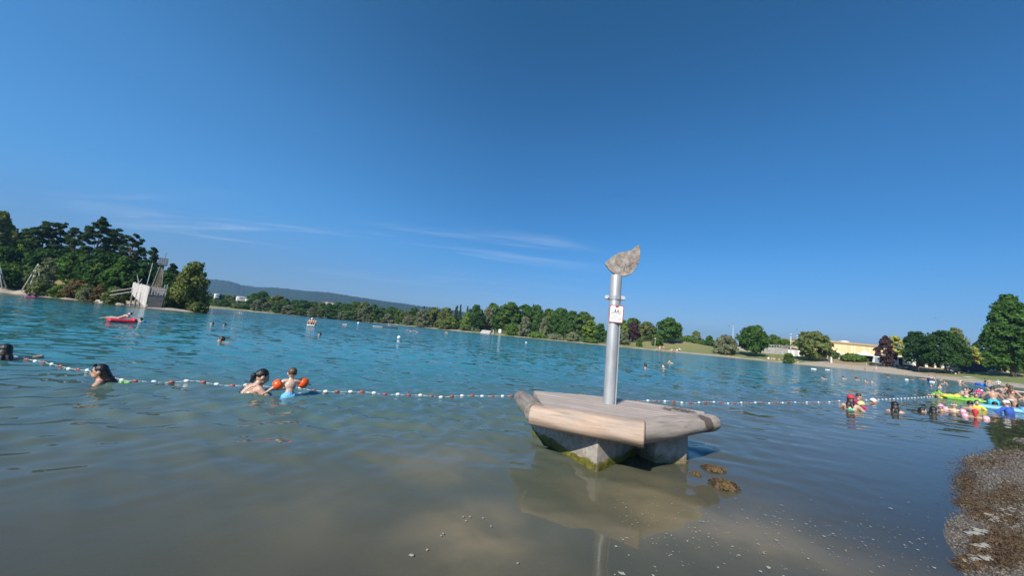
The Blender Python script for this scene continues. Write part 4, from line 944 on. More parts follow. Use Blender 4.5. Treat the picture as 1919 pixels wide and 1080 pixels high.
# --- far away: the white houses
M_wwall = plain('white_render', (0.75, 0.74, 0.71), 0.7, 0.04, 0.5)
M_wroof = plain('roof_red', (0.26, 0.12, 0.08), 0.8, 0.2, 0.5)
M_froof = plain('roof_grey', (0.20, 0.20, 0.20), 0.8, 0.2, 0.5)
M_win = plain('window_glass', (0.04, 0.05, 0.06), 0.15, 0.2, 1)
def house(px, py_top, py_bot, wpx, axis, label, roof=M_wroof, group=None, rz=0.0, ztop=None, name='house'):
    t = top_at(px, py_top, axis); b = top_at(px, py_bot, axis); h = t.z-b.z; w_ = wpx*upl(axis); root = thing(name, label, 'house', (b.x, b.y, b.z), face_rz(b, rz), group)
    MB().box((0, 0, h*0.34-0.5*h), (w_, w_*0.7, h*0.68+h)).build('wall', M_wwall, root)
    mb = MB(); hw, hd, z0, z1 = w_*0.54, w_*0.38, h*0.68, h
    vs = [mb.bm.verts.new(p) for p in ((-hw, -hd, z0), (hw, -hd, z0), (hw, hd, z0), (-hw, hd, z0), (-hw, 0, z1), (hw, 0, z1))]
    for f in ((0, 1, 5, 4), (2, 3, 4, 5), (0, 4, 3), (1, 2, 5), (3, 2, 1, 0)): mb.bm.faces.new([vs[k] for k in f])
    mb.build('roof', roof, root)
    for i in range(3): MB().box((-w_*0.3+i*w_*0.3, -w_*0.35-0.02, h*0.36), (w_*0.13, 0.08, h*0.22)).build('window', M_win, root)
    return root
house(470, 536.5, 540.5, 7, 2600, 'white house standing high on the wooded ridge', M_froof)
for i, (x, y) in enumerate([(606, 570), (612, 569.5), (617, 571), (622, 571.5), (628, 572.5), (634, 574)]):
    house(x, y-2, y+3, 5, 1500, 'white house of the far village seen between the trees below the ridge', M_wroof, 'houses of the far village', rz=rr_.uniform(-30, 30))
# white tank like buildings behind the first trees of the belt
def caravan(px, py_top, wpx, hpx, axis, label, cat='trailer', name='trailer'):
    axis = 236; t = top_at(px, py_top, axis); w_ = wpx*upl(axis); g = gz(t.x, t.y); h = hpx*upl(axis)*0.8; root = thing(name, label, cat, (t.x, t.y, t.z-h), face_rz(t, 12), 'white trailers behind the far shore trees')
    MB().box((0, 0, h*0.5), (w_, 2.4, h), bevel=0.3).build('body', M_wwall, root, 'auto')
    MB().box((0, -1.23, h*0.7), (w_*0.5, 0.06, h*0.16)).build('window', M_win, root)
    for s in (-.35, .35): MB().box((s*w_, 0.3, -(t.z-h-g)/2), (0.3, 1.6, t.z-h-g+0.4)).build('support', M_plankd, root)
caravan(391, 549, 14, 8, 205, 'white trailer with a flat roof right beside the willow')
caravan(407, 551, 7, 11, 205, 'small upright white trailer between the trees of the far shore')
caravan(453, 557, 15, 11, 207, 'large white trailer half hidden by trees on the far shore')
caravan(464, 562, 6, 9, 207, 'small white trailer right of the large one on the far shore')
# --- boat ramp, posts and signs on the far shore
M_conc = plain('concrete', (0.50, 0.48, 0.45), 0.85, 0.12, 1.2)
g = at(917, 178.5); rmp = thing('boat_ramp', 'pale concrete ramp with steps running into the water beside the sand spit', 'ramp', (g.x, g.y, 0), face_rz(g))
mb = MB()
for i in range(6): mb.box((-2.2+i*0.15, 0.4+i*1.1, 0.1+i*0.28), (4.5, 1.15, 0.5))
mb.build('step', M_conc, rmp); MB().box((1.9, 3.0, 1.0), (0.4, 7.0, 1.2), Matrix.Rotation(rad(14), 3, 'X')).build('side_wall', M_conc, rmp)
def sign_board(px, py, axis, wpx, hpx, label, m, round_=False, post_h=None, name='sign_board'):
    t = top_at(px, py, axis); gg = gz(t.x, t.y); w_, h = wpx*upl(axis), hpx*upl(axis); root = thing(name, label, 'sign', (t.x, t.y, gg), face_rz(t))
    zc = t.z-gg-h/2
    if round_: curve_mesh('panel', [[(w_/2*math.cos(a), h/2*math.sin(a)) for a in np.linspace(0, 2*math.pi, 29)[:-1]]], 0.04, m, root, (0, 0, zc), (rad(90), 0, 0))
    else: MB().box((0, 0, zc), (w_, 0.08, h), bevel=0.01).build('panel', m, root)
    MB().tube((0, 0.1, -0.3), (0, 0.1, zc), 0.06, 0.05, 8).build('pole', M_pole, root)
    return root
sign_board(937, 622, 178, 5, 7, 'small white sign on a post beside the boat ramp', M_wwall)
def lamp(px, py, axis, label, r=0.09, group=None):
    t = top_at(px, py, axis); gg = gz(t.x, t.y); root = thing('light_pole', label, 'light pole', (t.x, t.y, gg), face_rz(t), group); h = t.z-gg
    MB().tube((0, 0, -0.3), (0, 0, h), r*1.3, r, 8).build('pole', M_pole, root, True); MB().box((0, -0.25, h), (0.5, 0.7, 0.22), Matrix.Rotation(rad(20), 3, 'X'), bevel=0.03).build('lamp_head', M_pole, root)
lamp(1482, 629, 125, 'tall pale floodlight pole left of the wide olive tree', 0.12)
lamp(1494, 632, 132, 'shorter pale floodlight pole close beside the taller one', 0.10)
lamp(1374, 616, 170, 'thin light pole behind the large grey willow bush', 0.09)
lamp(1384, 637, 180, 'short thin light pole left of the maple', 0.08)
lamp(1228, 641, 146, 'thin grey post on the bank left of the round oak', 0.07)
# --- grey bank with railing behind the lawn
g = at(1432, 142); bank = thing('retaining_wall', 'long grey gravel bank with a railing, between the maple and the wide olive tree', 'wall', (g.x, g.y, gz(g.x, g.y)), face_rz(g))
MB().box((0, 1.5, 0.9), (21, 3.0, 3.0), bevel=0.2).build('bank', plain('grey_gravel', (0.34, 0.32, 0.30), 0.95, 0.2, 1.5), bank)
mb = MB()
for i in range(12): mb.tube((0.5+i*0.85, 0.3, 2.3), (0.5+i*0.85, 0.3, 3.4), 0.04, 0.04, 6)
mb.tube((0.4, 0.3, 3.35), (10, 0.3, 3.35), 0.05, 0.05, 6); mb.tube((0.4, 0.3, 2.9), (10, 0.3, 2.9), 0.04, 0.04, 6); mb.build('railing', M_pole, bank)
# small white hut left of the wide olive tree
g = at(1488, 131); hut = thing('hut', 'small white hut with a reddish roof left of the wide olive tree', 'hut', (g.x, g.y, gz(g.x, g.y)), face_rz(g, -6))
MB().box((0, 1.2, 1.1), (3.4, 2.4, 2.6)).build('wall', M_wwall, hut); MB().box((-0.6, 1.2, 2.52), (6.4, 3.4, 0.22)).build('roof', M_wroof, hut); MB().box((0.6, -0.02, 0.95), (0.9, 0.06, 1.9)).build('door', M_conc, hut)
# grey equipment under the wide tree
g = at(1530, 126); eq = thing('play_wall', 'grey slatted wall in the shade under the wide olive tree', 'wall', (g.x, g.y, gz(g.x, g.y)), face_rz(g)); mb = MB()
for i in range(14): mb.box((-3+i*0.46, 0.2*(i % 2), 1.0), (0.36, 0.1, 2.1+0.5*((i*7) % 3)))
mb.build('panel', M_conc, eq)
# round white sign with a ring
rs = sign_board(1542, 662, 122, 12, 13, 'large white shield shaped board beside the wide olive tree', plain('cream_board', (0.76, 0.66, 0.50), 0.6, 0.06, 1), True)
curve_mesh('emblem', [[(0.55*math.cos(a), 0.55*math.sin(a)) for a in np.linspace(0, 2*math.pi, 25)[:-1]], [(0.38*math.cos(a), 0.38*math.sin(a)) for a in np.linspace(0, 2*math.pi, 25)[:-1]]], 0.02, plain('emblem_ochre', (0.45, 0.27, 0.10), 0.6, 0.1, 2), rs, (0.05, -0.07, 1.3), (rad(90), 0, 0))
g = at(1558, 114); wp = tag(MB().lathe([(0.26, -0.2), (0.27, 0.05), (0.24, 0.1), (0.24, 1.65), (0.27, 1.7), (0.2, 1.82)], seg=14).build('bollard', M_wwall, None, 'auto', loc=(g.x, g.y, gz(g.x, g.y))), 'white cylindrical pillar on the path in front of the yellow hall', 'pillar')
g = at(1676.5, 106); tag(MB().lathe([(0.24, -0.2), (0.25, 0.05), (0.22, 0.1), (0.22, 1.5), (0.25, 1.55), (0.18, 1.65)], seg=14).build('bollard', M_wwall, None, 'auto', loc=(g.x, g.y, gz(g.x, g.y))), 'white cylindrical pillar under the yellow green tree', 'pillar')
# --- the yellow hall
def hall_mat():
    m, nt, p = newmat('hall_yellow'); t = N(nt, 'ShaderNodeTexCoord'); s = N(nt, 'ShaderNodeSeparateXYZ'); nt.links.new(t.outputs['Object'], s.inputs[0])
    n1 = N(nt, 'ShaderNodeTexNoise'); n1.noise_dimensions = '1D'; n1.inputs['Scale'].default_value = 0.8; n1.inputs['Detail'].default_value = 1; nt.links.new(s.outputs[0], n1.inputs['W'])
    seam = mth(nt, 'ABSOLUTE', mth(nt, 'SUBTRACT', mth(nt, 'FRACT', mth(nt, 'MULTIPLY', s.outputs[0], 0.8)), 0.5))
    c = mixc(nt, maprange(nt, n1.outputs['Fac'], 0.4, 0.6), (0.80, 0.58, 0.30), (0.86, 0.68, 0.42))
    c = mixc(nt, maprange(nt, seam, 0.47, 0.49), c, (0.42, 0.29, 0.12)); nt.links.new(c, p.inputs['Base Color']); p.inputs['Roughness'].default_value = 0.6; return m
HA = 152.0; gL, gR = at(1520, HA), at(1668, HA); gm = (gL+gR)/2; HW = (gR-gL).length; zt = top_at(1600, 642.5, HA).z; g0 = gz(gm.x, gm.y)
hall = thing('yellow_hall', 'long flat roofed hall with a yellow clad wall behind the beach', 'hall', (gm.x, gm.y, g0), math.atan2((gR-gL).y, (gR-gL).x))
hh = zt-g0
MB().box((0, 10, hh*0.46), (HW, 20, hh*0.92)).build('wall', hall_mat(), hall)
M_ptan = plain('parapet_tan', (0.50, 0.36, 0.20), 0.7, 0.06, 0.6)
MB().box((0, 10, hh*0.955), (HW+0.3, 20.3, hh*0.09)).build('parapet', M_ptan, hall)
MB().box((0, -0.03, hh*0.875), (HW, 0.06, hh*0.05)).build('fascia_band', plain('band_brown', (0.30, 0.20, 0.10), 0.7, 0.05, 1), hall)
sx = (1608-1594)*upl(HA)
mb = MB(); mb.ball((sx, 6, hh), (1.9, 1.9, 0.9), 18, 8); rd = mb.build('roof_dome', M_wwall, hall, True)
MB().box((sx-2.2, 6, hh+0.35), (0.6, 0.6, 0.7)).build('roof_vent', M_conc, hall)
ex = (1564-1594)*upl(HA)
MB().box((ex, -1.2, 2.9), (3.8, 2.4, 0.3)).build('canopy', M_wwall, hall)
dr = MB().box((ex, -0.05, 1.4), (3.4, 0.12, 2.7)).build('entrance', M_win, hall)
mb = MB()
for i in range(5): mb.box((ex-1.6+i*0.8, -0.15, 1.4), (0.1, 0.1, 2.7))
mb.build('entrance_frame', M_wwall, dr)
MB().box((ex+0.8, -0.1, 4.2), (0.8, 0.12, 0.25)).build('wall_lamp', M_ink, hall)
# --- white pavilion tent
g = at(1620.5, 121); pv = thing('pavilion_tent', 'white pavilion tent with a pointed roof in front of the yellow hall', 'tent', (g.x, g.y, gz(g.x, g.y)), face_rz(g, 4))
s = 1.95; zt = 2.15; mb = MB(); ring = [(-2.35, -1.9), (2.35, -1.9), (2.35, 1.9), (-2.35, 1.9)]
low = [mb.bm.verts.new((x, y, zt)) for x, y in ring]; low2 = [mb.bm.verts.new((x, y, zt-0.28)) for x, y in ring]; mid = [mb.bm.verts.new((x*.38, y*.38, zt+0.62)) for x, y in ring]; top = mb.bm.verts.new((0, 0, zt+1.55))
for i in range(4):
    j = (i+1) % 4; mb.bm.faces.new((low2[i], low2[j], low[j], low[i])); mb.bm.faces.new((low[i], low[j], mid[j], mid[i])); mb.bm.faces.new((mid[i], mid[j], top))
M_canvas = plain('canvas', (0.66, 0.65, 0.66), 0.7, 0.06, 1)
mb.build('roof', M_canvas, pv)
for x, y in ((-2.1, -1.7), (2.1, -1.7), (-2.1, 1.7), (2.1, 1.7)): MB().box((x, y, 1.0), (0.24, 0.24, 2.2)).build('leg', M_canvas, pv)
MB().box((0.3, 1.75, 0.95), (3.6, 0.05, 1.9)).build('back_panel', plain('dark_canvas', (0.06, 0.055, 0.06), 0.8, 0.2, 1), pv)
# glass front and parapets right of the tent
g = at(1655, 126); gf = thing('glass_kiosk', 'low white building with a bluish glass front behind the purple tree', 'building', (g.x, g.y, gz(g.x, g.y)), face_rz(g))
MB().box((0, 2, 1.3), (7.5, 4, 2.6)).build('wall', M_wwall, gf); MB().box((0.2, -0.04, 1.0), (6.6, 0.08, 1.7)).build('window', plain('blue_glass', (0.22, 0.30, 0.36), 0.1, 0.2, 1), gf); MB().box((0, 1.8, 2.7), (8.1, 4.8, 0.24)).build('roof', M_conc, gf)
# white kiosk with an open front under the two dark trees
g = at(1731, 103); ks = thing('kiosk', 'low white kiosk with dark openings under the two dark dome shaped trees', 'kiosk', (g.x, g.y, gz(g.x, g.y)), face_rz(g, 6))
mb = MB()
for x, w_, z, h in ((-5.6, 1.6, 1.2, 2.2), (-2.6, 2.6, 1.1, 1.8), (0.6, 0.5, 1.2, 2.3), (2.2, 0.35, 1.2, 2.3), (4.8, 3.0, 1.2, 2.3)): mb.box((x, 1.5, z), (w_, 3, h))
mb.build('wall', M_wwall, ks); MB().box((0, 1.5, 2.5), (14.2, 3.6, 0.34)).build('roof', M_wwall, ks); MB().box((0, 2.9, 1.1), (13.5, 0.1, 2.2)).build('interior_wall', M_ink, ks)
# tables and people's things in its shade
g = at(1700, 101); tb = thing('picnic_table', 'dark picnic table in the shade under the left dome shaped tree', 'table', (g.x, g.y, gz(g.x, g.y)), face_rz(g, 20))
MB().box((0, 0, 0.76), (2.2, 0.8, 0.07)).build('tabletop', M_plankd, tb)
for sy in (-.75, .75): MB().box((0, sy, 0.45), (2.2, 0.3, 0.06)).build('seat', M_plankd, tb)
for sx in (-.8, .8): MB().box((sx, 0, 0.36), (0.08, 1.5, 0.72)).build('leg', M_plankd, tb)
dup(tb, (*(at(1712, 100).xy), gz(*at(1712, 100).xy)), 1.0, (1.1, 1, 1), 'dark picnic table in the shade between the two dome shaped trees')
# low white fence
# closed grey parasol and dark blue beach shelter on the lawn
g = at(1783, 91); ps = thing('parasol', 'closed grey parasol standing on the lawn right of the kiosk', 'parasol', (g.x, g.y, gz(g.x, g.y)))
MB().lathe([(0.42, 0.55), (0.50, 0.62), (0.30, 1.4), (0.14, 2.1), (0.03, 2.45)], seg=10).build('canopy', plain('parasol_cloth', (0.42, 0.40, 0.40), 0.8, 0.15, 3), ps, 'auto'); MB().tube((0, 0, -0.2), (0, 0, 2.5), 0.03, 0.03, 8).build('pole', M_pole, ps)
g = at(1826, 92); bt = thing('beach_shelter', 'dark blue beach shelter tent on the lawn left of the giant tree', 'tent', (g.x, g.y, gz(g.x, g.y)), face_rz(g, 10))
mb = MB(); prof = [(-2.1, 0), (-2.0, 1.1), (-1.3, 1.85), (0, 2.1), (1.3, 1.85), (2.0, 1.1), (2.1, 0)]
fa = [mb.bm.verts.new((x, 0, z)) for x, z in prof]; fb = [mb.bm.verts.new((x*.85, 2.4, z*.8)) for x, z in prof]
for i in range(6): mb.bm.faces.new((fa[i], fa[i+1], fb[i+1], fb[i]))
mb.bm.faces.new(fb); mb.bm.faces.new(fa[::-1])
mb.build('shell', plain('navy_cloth', (0.035, 0.05, 0.09), 0.8, 0.2, 3), bt)
# towels
def towel(px, axis, w_, l_, col, label, rz=0.0):
    g = at(px, axis); z = gz(g.x, g.y); n = 6; V = []; F = []
    for i in range(n+1):
        for j in range(n+1):
            x, y = (i/n-.5)*w_, (j/n-.5)*l_; V.append((x, y, 0.02+0.015*math.sin(i*2.1+j*1.3)))
    for i in range(n):
        for j in range(n): k = i*(n+1)+j; F.append((k, k+n+1, k+n+2, k+1))
    o = mesh_np('towel', V, F, [plain('towel_cloth', col, 0.9, 0.12, 3)], True); o.location = (g.x, g.y, z+0.03); a, b = gz(g.x+.5, g.y)-z, gz(g.x, g.y+.5)-z
    o.rotation_euler = (math.atan(b/.5), -math.atan(a/.5), 0); return tag(o, label, 'towel')
towel(1817, 82, 1.2, 1.8, (0.78, 0.74, 0.66), 'cream towel spread alone on the lawn below the blue shelter')
towel(1843, 90, 2.0, 1.6, (0.25, 0.55, 0.58), 'turquoise towel in front of the people right of the blue shelter')
towel(1700, 102, 1.8, 1.2, (0.78, 0.76, 0.74), 'white towel on the grass below the purple tree')
towel(1648, 108, 1.4, 1.2, (0.80, 0.76, 0.60), 'pale yellow towel on the grass in front of the pavilion')
# --- bathing raft, marker buoys
g = W1(722, 618); rf = thing('bathing_raft', 'flat dark bathing raft floating far out, its left end pale', 'raft', (g.x, g.y, 0), face_rz(g, 6)); k = g.y*upl(1)
dk = plain('raft_dark', (0.05, 0.055, 0.06), 0.7, 0.2, 2)
MB().box((0.55*k*20/2+0.3, 0, 0.10), (27*k, 1.9, 0.34), bevel=0.03).build('float_body', dk, rf, 'auto'); MB().box((-13*k, 0.2, 0.12), (17*k, 1.5, 0.16), bevel=0.02).build('deck', M_plank, rf, 'auto')
mb = MB()
for s in (-.18, .18): mb.path([(7*k+s, 0.7, 0.1), (7*k+s, 0.7, 0.85), (7*k+s, 0.95, 0.95), (7*k+s, 1.1, 0.6)], 0.03, 6)
mb.build('ladder', M_pole, rf)
def marker(px, py, dpx, label):
    g = W1(px, py); r = max(0.14, dpx*0.5*(CM.transposed() @ -Vector((g.x, g.y, -CH))).z*upl(1)); root = thing('marker_buoy', label, 'buoy', (g.x, g.y, 0), 0, 'white marker buoys')
    MB().ball((0, 0, r*0.75), r, 18, 12).build('ball', M_fwhite, root, True); MB().tube((0, 0, -r*0.6), (0, 0, 0), r*0.35, r*0.5, 10).build('stem', M_fwhite, root, True); MB().tube((0, 0, r*1.7), (0, 0, r*1.9), r*0.16, r*0.12, 8).build('eyelet', M_ink, root)
marker(585, 602, 4.6, 'white round marker buoy far out above the boat with bathers')
marker(671.5, 610, 4.0, 'white round marker buoy far out left of the bathing raft')
marker(747.5, 639, 5.5, 'white round marker buoy right of and nearer than the bathing raft')
marker(986, 649, 2.4, 'tiny white marker buoy in front of the far wood')
marker(586, 608, 2.0, 'tiny white marker buoy just below the first round buoy')
# --- birds
M_bird = plain('bird_black', (0.02, 0.02, 0.022), 0.8, 0.2, 5)
def bird(px, py, axis, span, label, rz):
    t = top_at(px, py, axis); mb = MB(); mb.ball((0, 0, 0), (0.06*span, 0.24*span, 0.06*span), 8, 6); mb.ball((0, 0.24*span, 0.03*span), 0.05*span, 8, 6); mb.tube((0, 0.28*span, 0.03*span), (0, 0.36*span, 0.02*span), 0.018*span, 0.004*span, 6)
    b = mb.build('bird', M_bird, None, True, loc=t, rot=(0, 0, rz)); tag(b, label, 'bird', 'black birds flying over the right shore'); V = []; F = []
    for s in (-1, 1):
        k = len(V); V += [(0.03*s*span, .1*span, .02*span), (0.03*s*span, -.1*span, .02*span), (.28*s*span, .12*span, .14*span), (.28*s*span, -.04*span, .14*span), (.5*s*span, -.04*span, .06*span), (.48*s*span, -.10*span, .06*span)]
        F += [(k, k+1, k+3, k+2), (k+2, k+3, k+5, k+4)]
    w_ = mesh_np('wing', V, F, [M_bird], parent=b); sm = w_.modifiers.new('s', 'SOLIDIFY'); sm.thickness = 0.02*span
bird(1367, 615, 70, 0.45, 'black bird high above the large grey willow bush', 0.6)
bird(1375, 624, 74, 0.32, 'small black bird just below another above the grey willow bush', 0.2)
bird(1494, 619.5, 70, 0.5, 'black bird directly above the wide olive tree', 1.0)
bird(1753, 594, 80, 0.6, 'dark bird gliding over the dark dome shaped trees', 1.7)
# --- seaweed heaps in the shallow water
M_weed = plain('seaweed', (0.085, 0.052, 0.028), 0.75, 0.5, 14, 0.8, col2=(0.035, 0.022, 0.012))
M_weed2 = plain('seaweed_ochre', (0.13, 0.085, 0.035), 0.8, 0.4, 14, 0.8, col2=(0.08, 0.05, 0.02))
def weed_heap(px, py, wpx, hpx, n, label):
    g = W0(px, py); dep = (CM.transposed() @ -Vector((g.x, g.y, -CH))).z; w_ = wpx*upl(dep)/2*0.86; h = hpx*upl(dep)*0.8; rng = np.random.RandomState(int(px)); root = thing('seaweed_heap', label, 'seaweed', (g.x, g.y, 0), face_rz(g))
    bm = bmesh.new(); bmesh.ops.create_icosphere(bm, subdivisions=4, radius=1)
    for v in bm.verts:
        f = 1+0.32*math.sin(v.co.x*5+1)*math.cos(v.co.y*4)+0.20*math.sin(v.co.x*11+v.co.z*9+v.co.y*7); v.co = Vector((v.co.x*w_*f, v.co.y*w_*0.75*f, max(-0.3, v.co.z)*h*0.6*f))
    mb = MB(); mb.bm.free(); mb.bm = bm; mb.build('mound', M_weed, root, True)
    a = rng.uniform(0, 6.28, n); q = np.sqrt(rng.uniform(0, 1, n)); lob = 1+0.25*np.sin(3*a+px)+0.15*np.sin(7*a)
    x, y = np.cos(a)*q*w_*1.15*lob, np.sin(a)*q*w_*0.9*lob; z = h*0.6*np.sqrt(np.maximum(0, 1-q*q))+0.004; nr = np.stack([x*.4, y*.4, np.full(n, .6*w_)], 1); nr /= np.linalg.norm(nr, axis=1)[:, None]
    V, F, _ = leaves(np.stack([x, y, z], 1), nr, 0.005, rng, 3.0, 0, rng.uniform(0, 1, n)); mesh_np('strand', V, F, [M_weed2], parent=root)
weed_heap(1357, 915, 44, 26, 2200, 'larger brown seaweed heap in the shallow water right of the platform')
weed_heap(1338, 882, 36, 13, 1200, 'smaller flat seaweed heap just behind the larger one')
weed_heap(1304, 890, 18, 6, 400, 'tiny flat patch of seaweed between the platform and the seaweed heaps')
# --- litter of the near shore: weed, pebbles, dried foam
nrng = np.random.RandomState(2)
def beach_pts(n, boxes):
    out = []
    for (px, py, sx, sy, k) in boxes:
        for _ in range(int(n*k)):
            x, y = nrng.normal(px, sx), nrng.normal(py, sy); p = W0(x, y); out.append((p.x, p.y))
    return np.array(out)
boxes = [(1812, 905, 14, 16, 1.3), (1850, 868, 28, 6, 1.2), (1895, 850, 30, 7, 1.2), (1850, 935, 30, 8, .9), (1890, 930, 16, 14, 1.4), (1840, 962, 14, 8, .9), (1880, 975, 16, 6, .9), (1900, 1020, 14, 10, 1.4), (1868, 1010, 10, 12, .6), (1832, 1024, 7, 14, .8), (1818, 1056, 14, 7, .9), (1885, 1050, 22, 10, 1.2), (1810, 944, 10, 3, .5)]
def scatter_weed(name, n, size, m, lift, label=None, bx=boxes):
    p = beach_pts(n, bx); z = np.maximum(ground_z(p[:, 0], p[:, 1]), 0.0)+nrng.uniform(0.0, lift, len(p)); nr = nrng.normal(0, 1, (len(p), 3)); nr[:, 2] = np.abs(nr[:, 2])+1.6; nr /= np.linalg.norm(nr, axis=1)[:, None]
    V, F, _ = leaves(np.stack([p[:, 0], p[:, 1], z], 1), nr, size, nrng, 4.2, 0, None); o = mesh_np(name, V, F, [m]); return tag(o, None, None, None, 'stuff')
scatter_weed('seaweed', 1500, 0.0036, M_weed, 0.009); scatter_weed('seaweed_debris', 420, 0.0034, M_weed2, 0.012)
# pebbles
ico = bmesh.new(); bmesh.ops.create_icosphere(ico, subdivisions=1, radius=1); iv = np.array([v.co[:] for v in ico.verts]); ifc = np.array([[v.index for v in f.verts] for f in ico.faces]); ico.free()
pb = []
for _ in range(15000):
    p = W0(nrng.uniform(1770, 1990), 815+nrng.uniform(0, 1)**1.3*290); pb.append((p.x, p.y))
for _ in range(1500): pb.append((nrng.uniform(2.2, 14), nrng.uniform(1.5, 9.5)))
pb = np.array(pb); dd = lake_d(pb[:, 0], pb[:, 1]); pb = pb[(dd < 0.12) & (dd > -4)]
zz = ground_z(pb[:, 0], pb[:, 1]); n = len(pb); sc_ = np.minimum(nrng.lognormal(-5.2, 0.45, n), 0.016)*np.clip(np.hypot(pb[:, 0], pb[:, 1])/6, .8, 1.7); V = (iv[None]*sc_[:, None, None]*nrng.uniform(.6, 1.2, (n, 1, 3))*np.array([1, 1, .7])+np.stack([pb[:, 0], pb[:, 1], zz+sc_*.2], 1)[:, None, :]).reshape(-1, 3)
F = (ifc[None]+(np.arange(n)*len(iv))[:, None, None]).reshape(-1, 3)
tag(mesh_np('pebbles', V, F, [plain('pebble', (0.150, 0.125, 0.095), 0.7, 0.3, 42, col2=(0.055, 0.046, 0.037), coord='Object', detail=1)], True), None, None, None, 'stuff')
# foam: flecks drifting on the water and dried patches on the shore
M_foam = plain('foam', (0.40, 0.375, 0.31), 0.8, 0.08, 30)
def flecks(name, pts, sizes, z, ragged=0.35, nn=9):
    V, F = [], []
    for (x, y), s in zip(pts, sizes):
        k = len(V); a0 = nrng.uniform(0, 6.28); ex = nrng.uniform(.35, 1)
        zz = max(z, gz(x, y)+0.012) if z < 0.5 else z
        V.append((x, y, zz+s*.12))
        for i in range(nn):
            a = 2*math.pi*i/nn; r = s*nrng.uniform(1-ragged, 1+ragged); u_, v_ = r*math.cos(a), r*ex*math.sin(a); V.append((x+u_*math.cos(a0)-v_*math.sin(a0), y+u_*math.sin(a0)+v_*math.cos(a0), zz))
        for i in range(nn): F.append((k, k+1+i, k+1+(i+1) % nn))
    return tag(mesh_np(name, V, F, [M_foam]), None, None, None, 'stuff')
fp, fs = [], []
while len(fp) < 430:
    x, y = nrng.uniform(1150, 1760), nrng.uniform(925, 1085)
    if nrng.uniform() > math.exp(-((y-(1000+0.06*(x-1400)))/45)**2)+0.12: continue
    p = W0(x, y)
    if lake_d([p.x], [p.y])[0] < 0.05: continue
    fp.append((p.x, p.y)); fs.append(nrng.lognormal(-5.5, .45))
for x, y in ((868, 972), (873, 980), (880, 972), (826, 1008), (830, 1004), (800, 1035), (770, 1045), (905, 975), (920, 990), (970, 1060), (1465, 950), (1372, 1028), (1385, 1045), (1310, 1030), (1288, 1018), (1440, 1068), (1425, 1075)):
    p = W0(x, y); fp.append((p.x, p.y)); fs.append(nrng.uniform(.006, .013))
flecks('foam', fp, fs, 0.010)
fp, fs = [], []
for x, y, w_, k in ((1826, 1004, 8, 14), (1843, 1000, 6, 7), (1866, 978, 8, 9), (1838, 1028, 7, 9), (1845, 1030, 6, 6), (1828, 1052, 9, 14), (1850, 1052, 6, 5), (1855, 970, 6, 5), (1880, 962, 12, 6)):
    for _ in range(k*3):
        p = W0(nrng.normal(x, w_), nrng.normal(y, w_*.4)); fp.append((p.x, p.y)); fs.append(nrng.lognormal(-4.7, .45))
flecks('dried_foam', fp, fs, 0.012, 0.35, 10)

# ---------------------------------------------------------------- people
def skin_mat(name, col):
    m, nt, p = newmat(name); t = N(nt, 'ShaderNodeTexCoord'); n = noise(nt, t.outputs['Object'], 9, 4, 0.6)
    c = mixc(nt, maprange(nt, n, 0.3, 0.7), tuple(x*0.88 for x in col), tuple(min(1, x*1.08) for x in col)); nt.links.new(c, p.inputs['Base Color'])
    p.inputs['Roughness'].default_value = 0.42; p.inputs['Subsurface Weight'].default_value = 0.12; p.inputs['Subsurface Radius'].default_value = (0.02, 0.008, 0.004); p.inputs['Subsurface Scale'].default_value = 0.5
    return m
SKIN = {'fair': skin_mat('skin_fair', (0.56, 0.36, 0.26)), 'tan': skin_mat('skin_tan', (0.47, 0.28, 0.19)), 'pale': skin_mat('skin_pale', (0.62, 0.43, 0.33)), 'brown': skin_mat('skin_brown', (0.26, 0.14, 0.085))}
def hair_mat(name, col, rough=0.4):
    m, nt, p = newmat(name); t = N(nt, 'ShaderNodeTexCoord'); n = noise(nt, mapping(nt, t.outputs['Object'], (1, 1, 0.2)), 70, 3, 0.6)
    nt.links.new(mixc(nt, n, tuple(x*.5 for x in col), tuple(x*1.4 for x in col)), p.inputs['Base Color']); p.inputs['Roughness'].default_value = rough
    b = N(nt, 'ShaderNodeBump'); b.inputs['Strength'].default_value = 0.9; b.inputs['Distance'].default_value = 0.008; nt.links.new(n, b.inputs['Height']); nt.links.new(b.outputs[0], p.inputs['Normal']); return m
HAIR = {'black': hair_mat('hair_black', (0.012, 0.010, 0.010)), 'dark': hair_mat('hair_dark', (0.035, 0.022, 0.016)), 'brown': hair_mat('hair_brown', (0.10, 0.055, 0.03)), 'fairhair': hair_mat('hair_fair', (0.24, 0.16, 0.08)), 'grey': hair_mat('hair_grey', (0.35, 0.34, 0.33))}
CL = {k: plain('cloth_'+k, c, 0.75, 0.12, 14) for k, c in dict(black=(0.02, 0.02, 0.022), white=(0.75, 0.74, 0.72), blue=(0.03, 0.10, 0.45), turquoise=(0.05, 0.48, 0.62), skyblue=(0.16, 0.50, 0.80), red=(0.55, 0.03, 0.05), magenta=(0.60, 0.03, 0.15), yellow=(0.75, 0.62, 0.06), cream=(0.72, 0.66, 0.48), pink=(0.75, 0.36, 0.46), green=(0.25, 0.55, 0.10), navy=(0.03, 0.04, 0.10), brownred=(0.16, 0.05, 0.05), grey=(0.35, 0.35, 0.36)).items()}
VINYL = {k: plain('vinyl_'+k, c, 0.3, 0.06, 6) for k, c in dict(orange=(0.80, 0.10, 0.012), pink=(0.80, 0.42, 0.50), red=(0.62, 0.02, 0.04), green=(0.22, 0.50, 0.07), skyblue=(0.22, 0.52, 0.80), white=(0.78, 0.79, 0.80), palegreen=(0.60, 0.80, 0.28), yellow=(0.75, 0.62, 0.05), blue=(0.02, 0.12, 0.55), mint=(0.08, 0.62, 0.38), hotpink=(0.72, 0.12, 0.28)).items()}
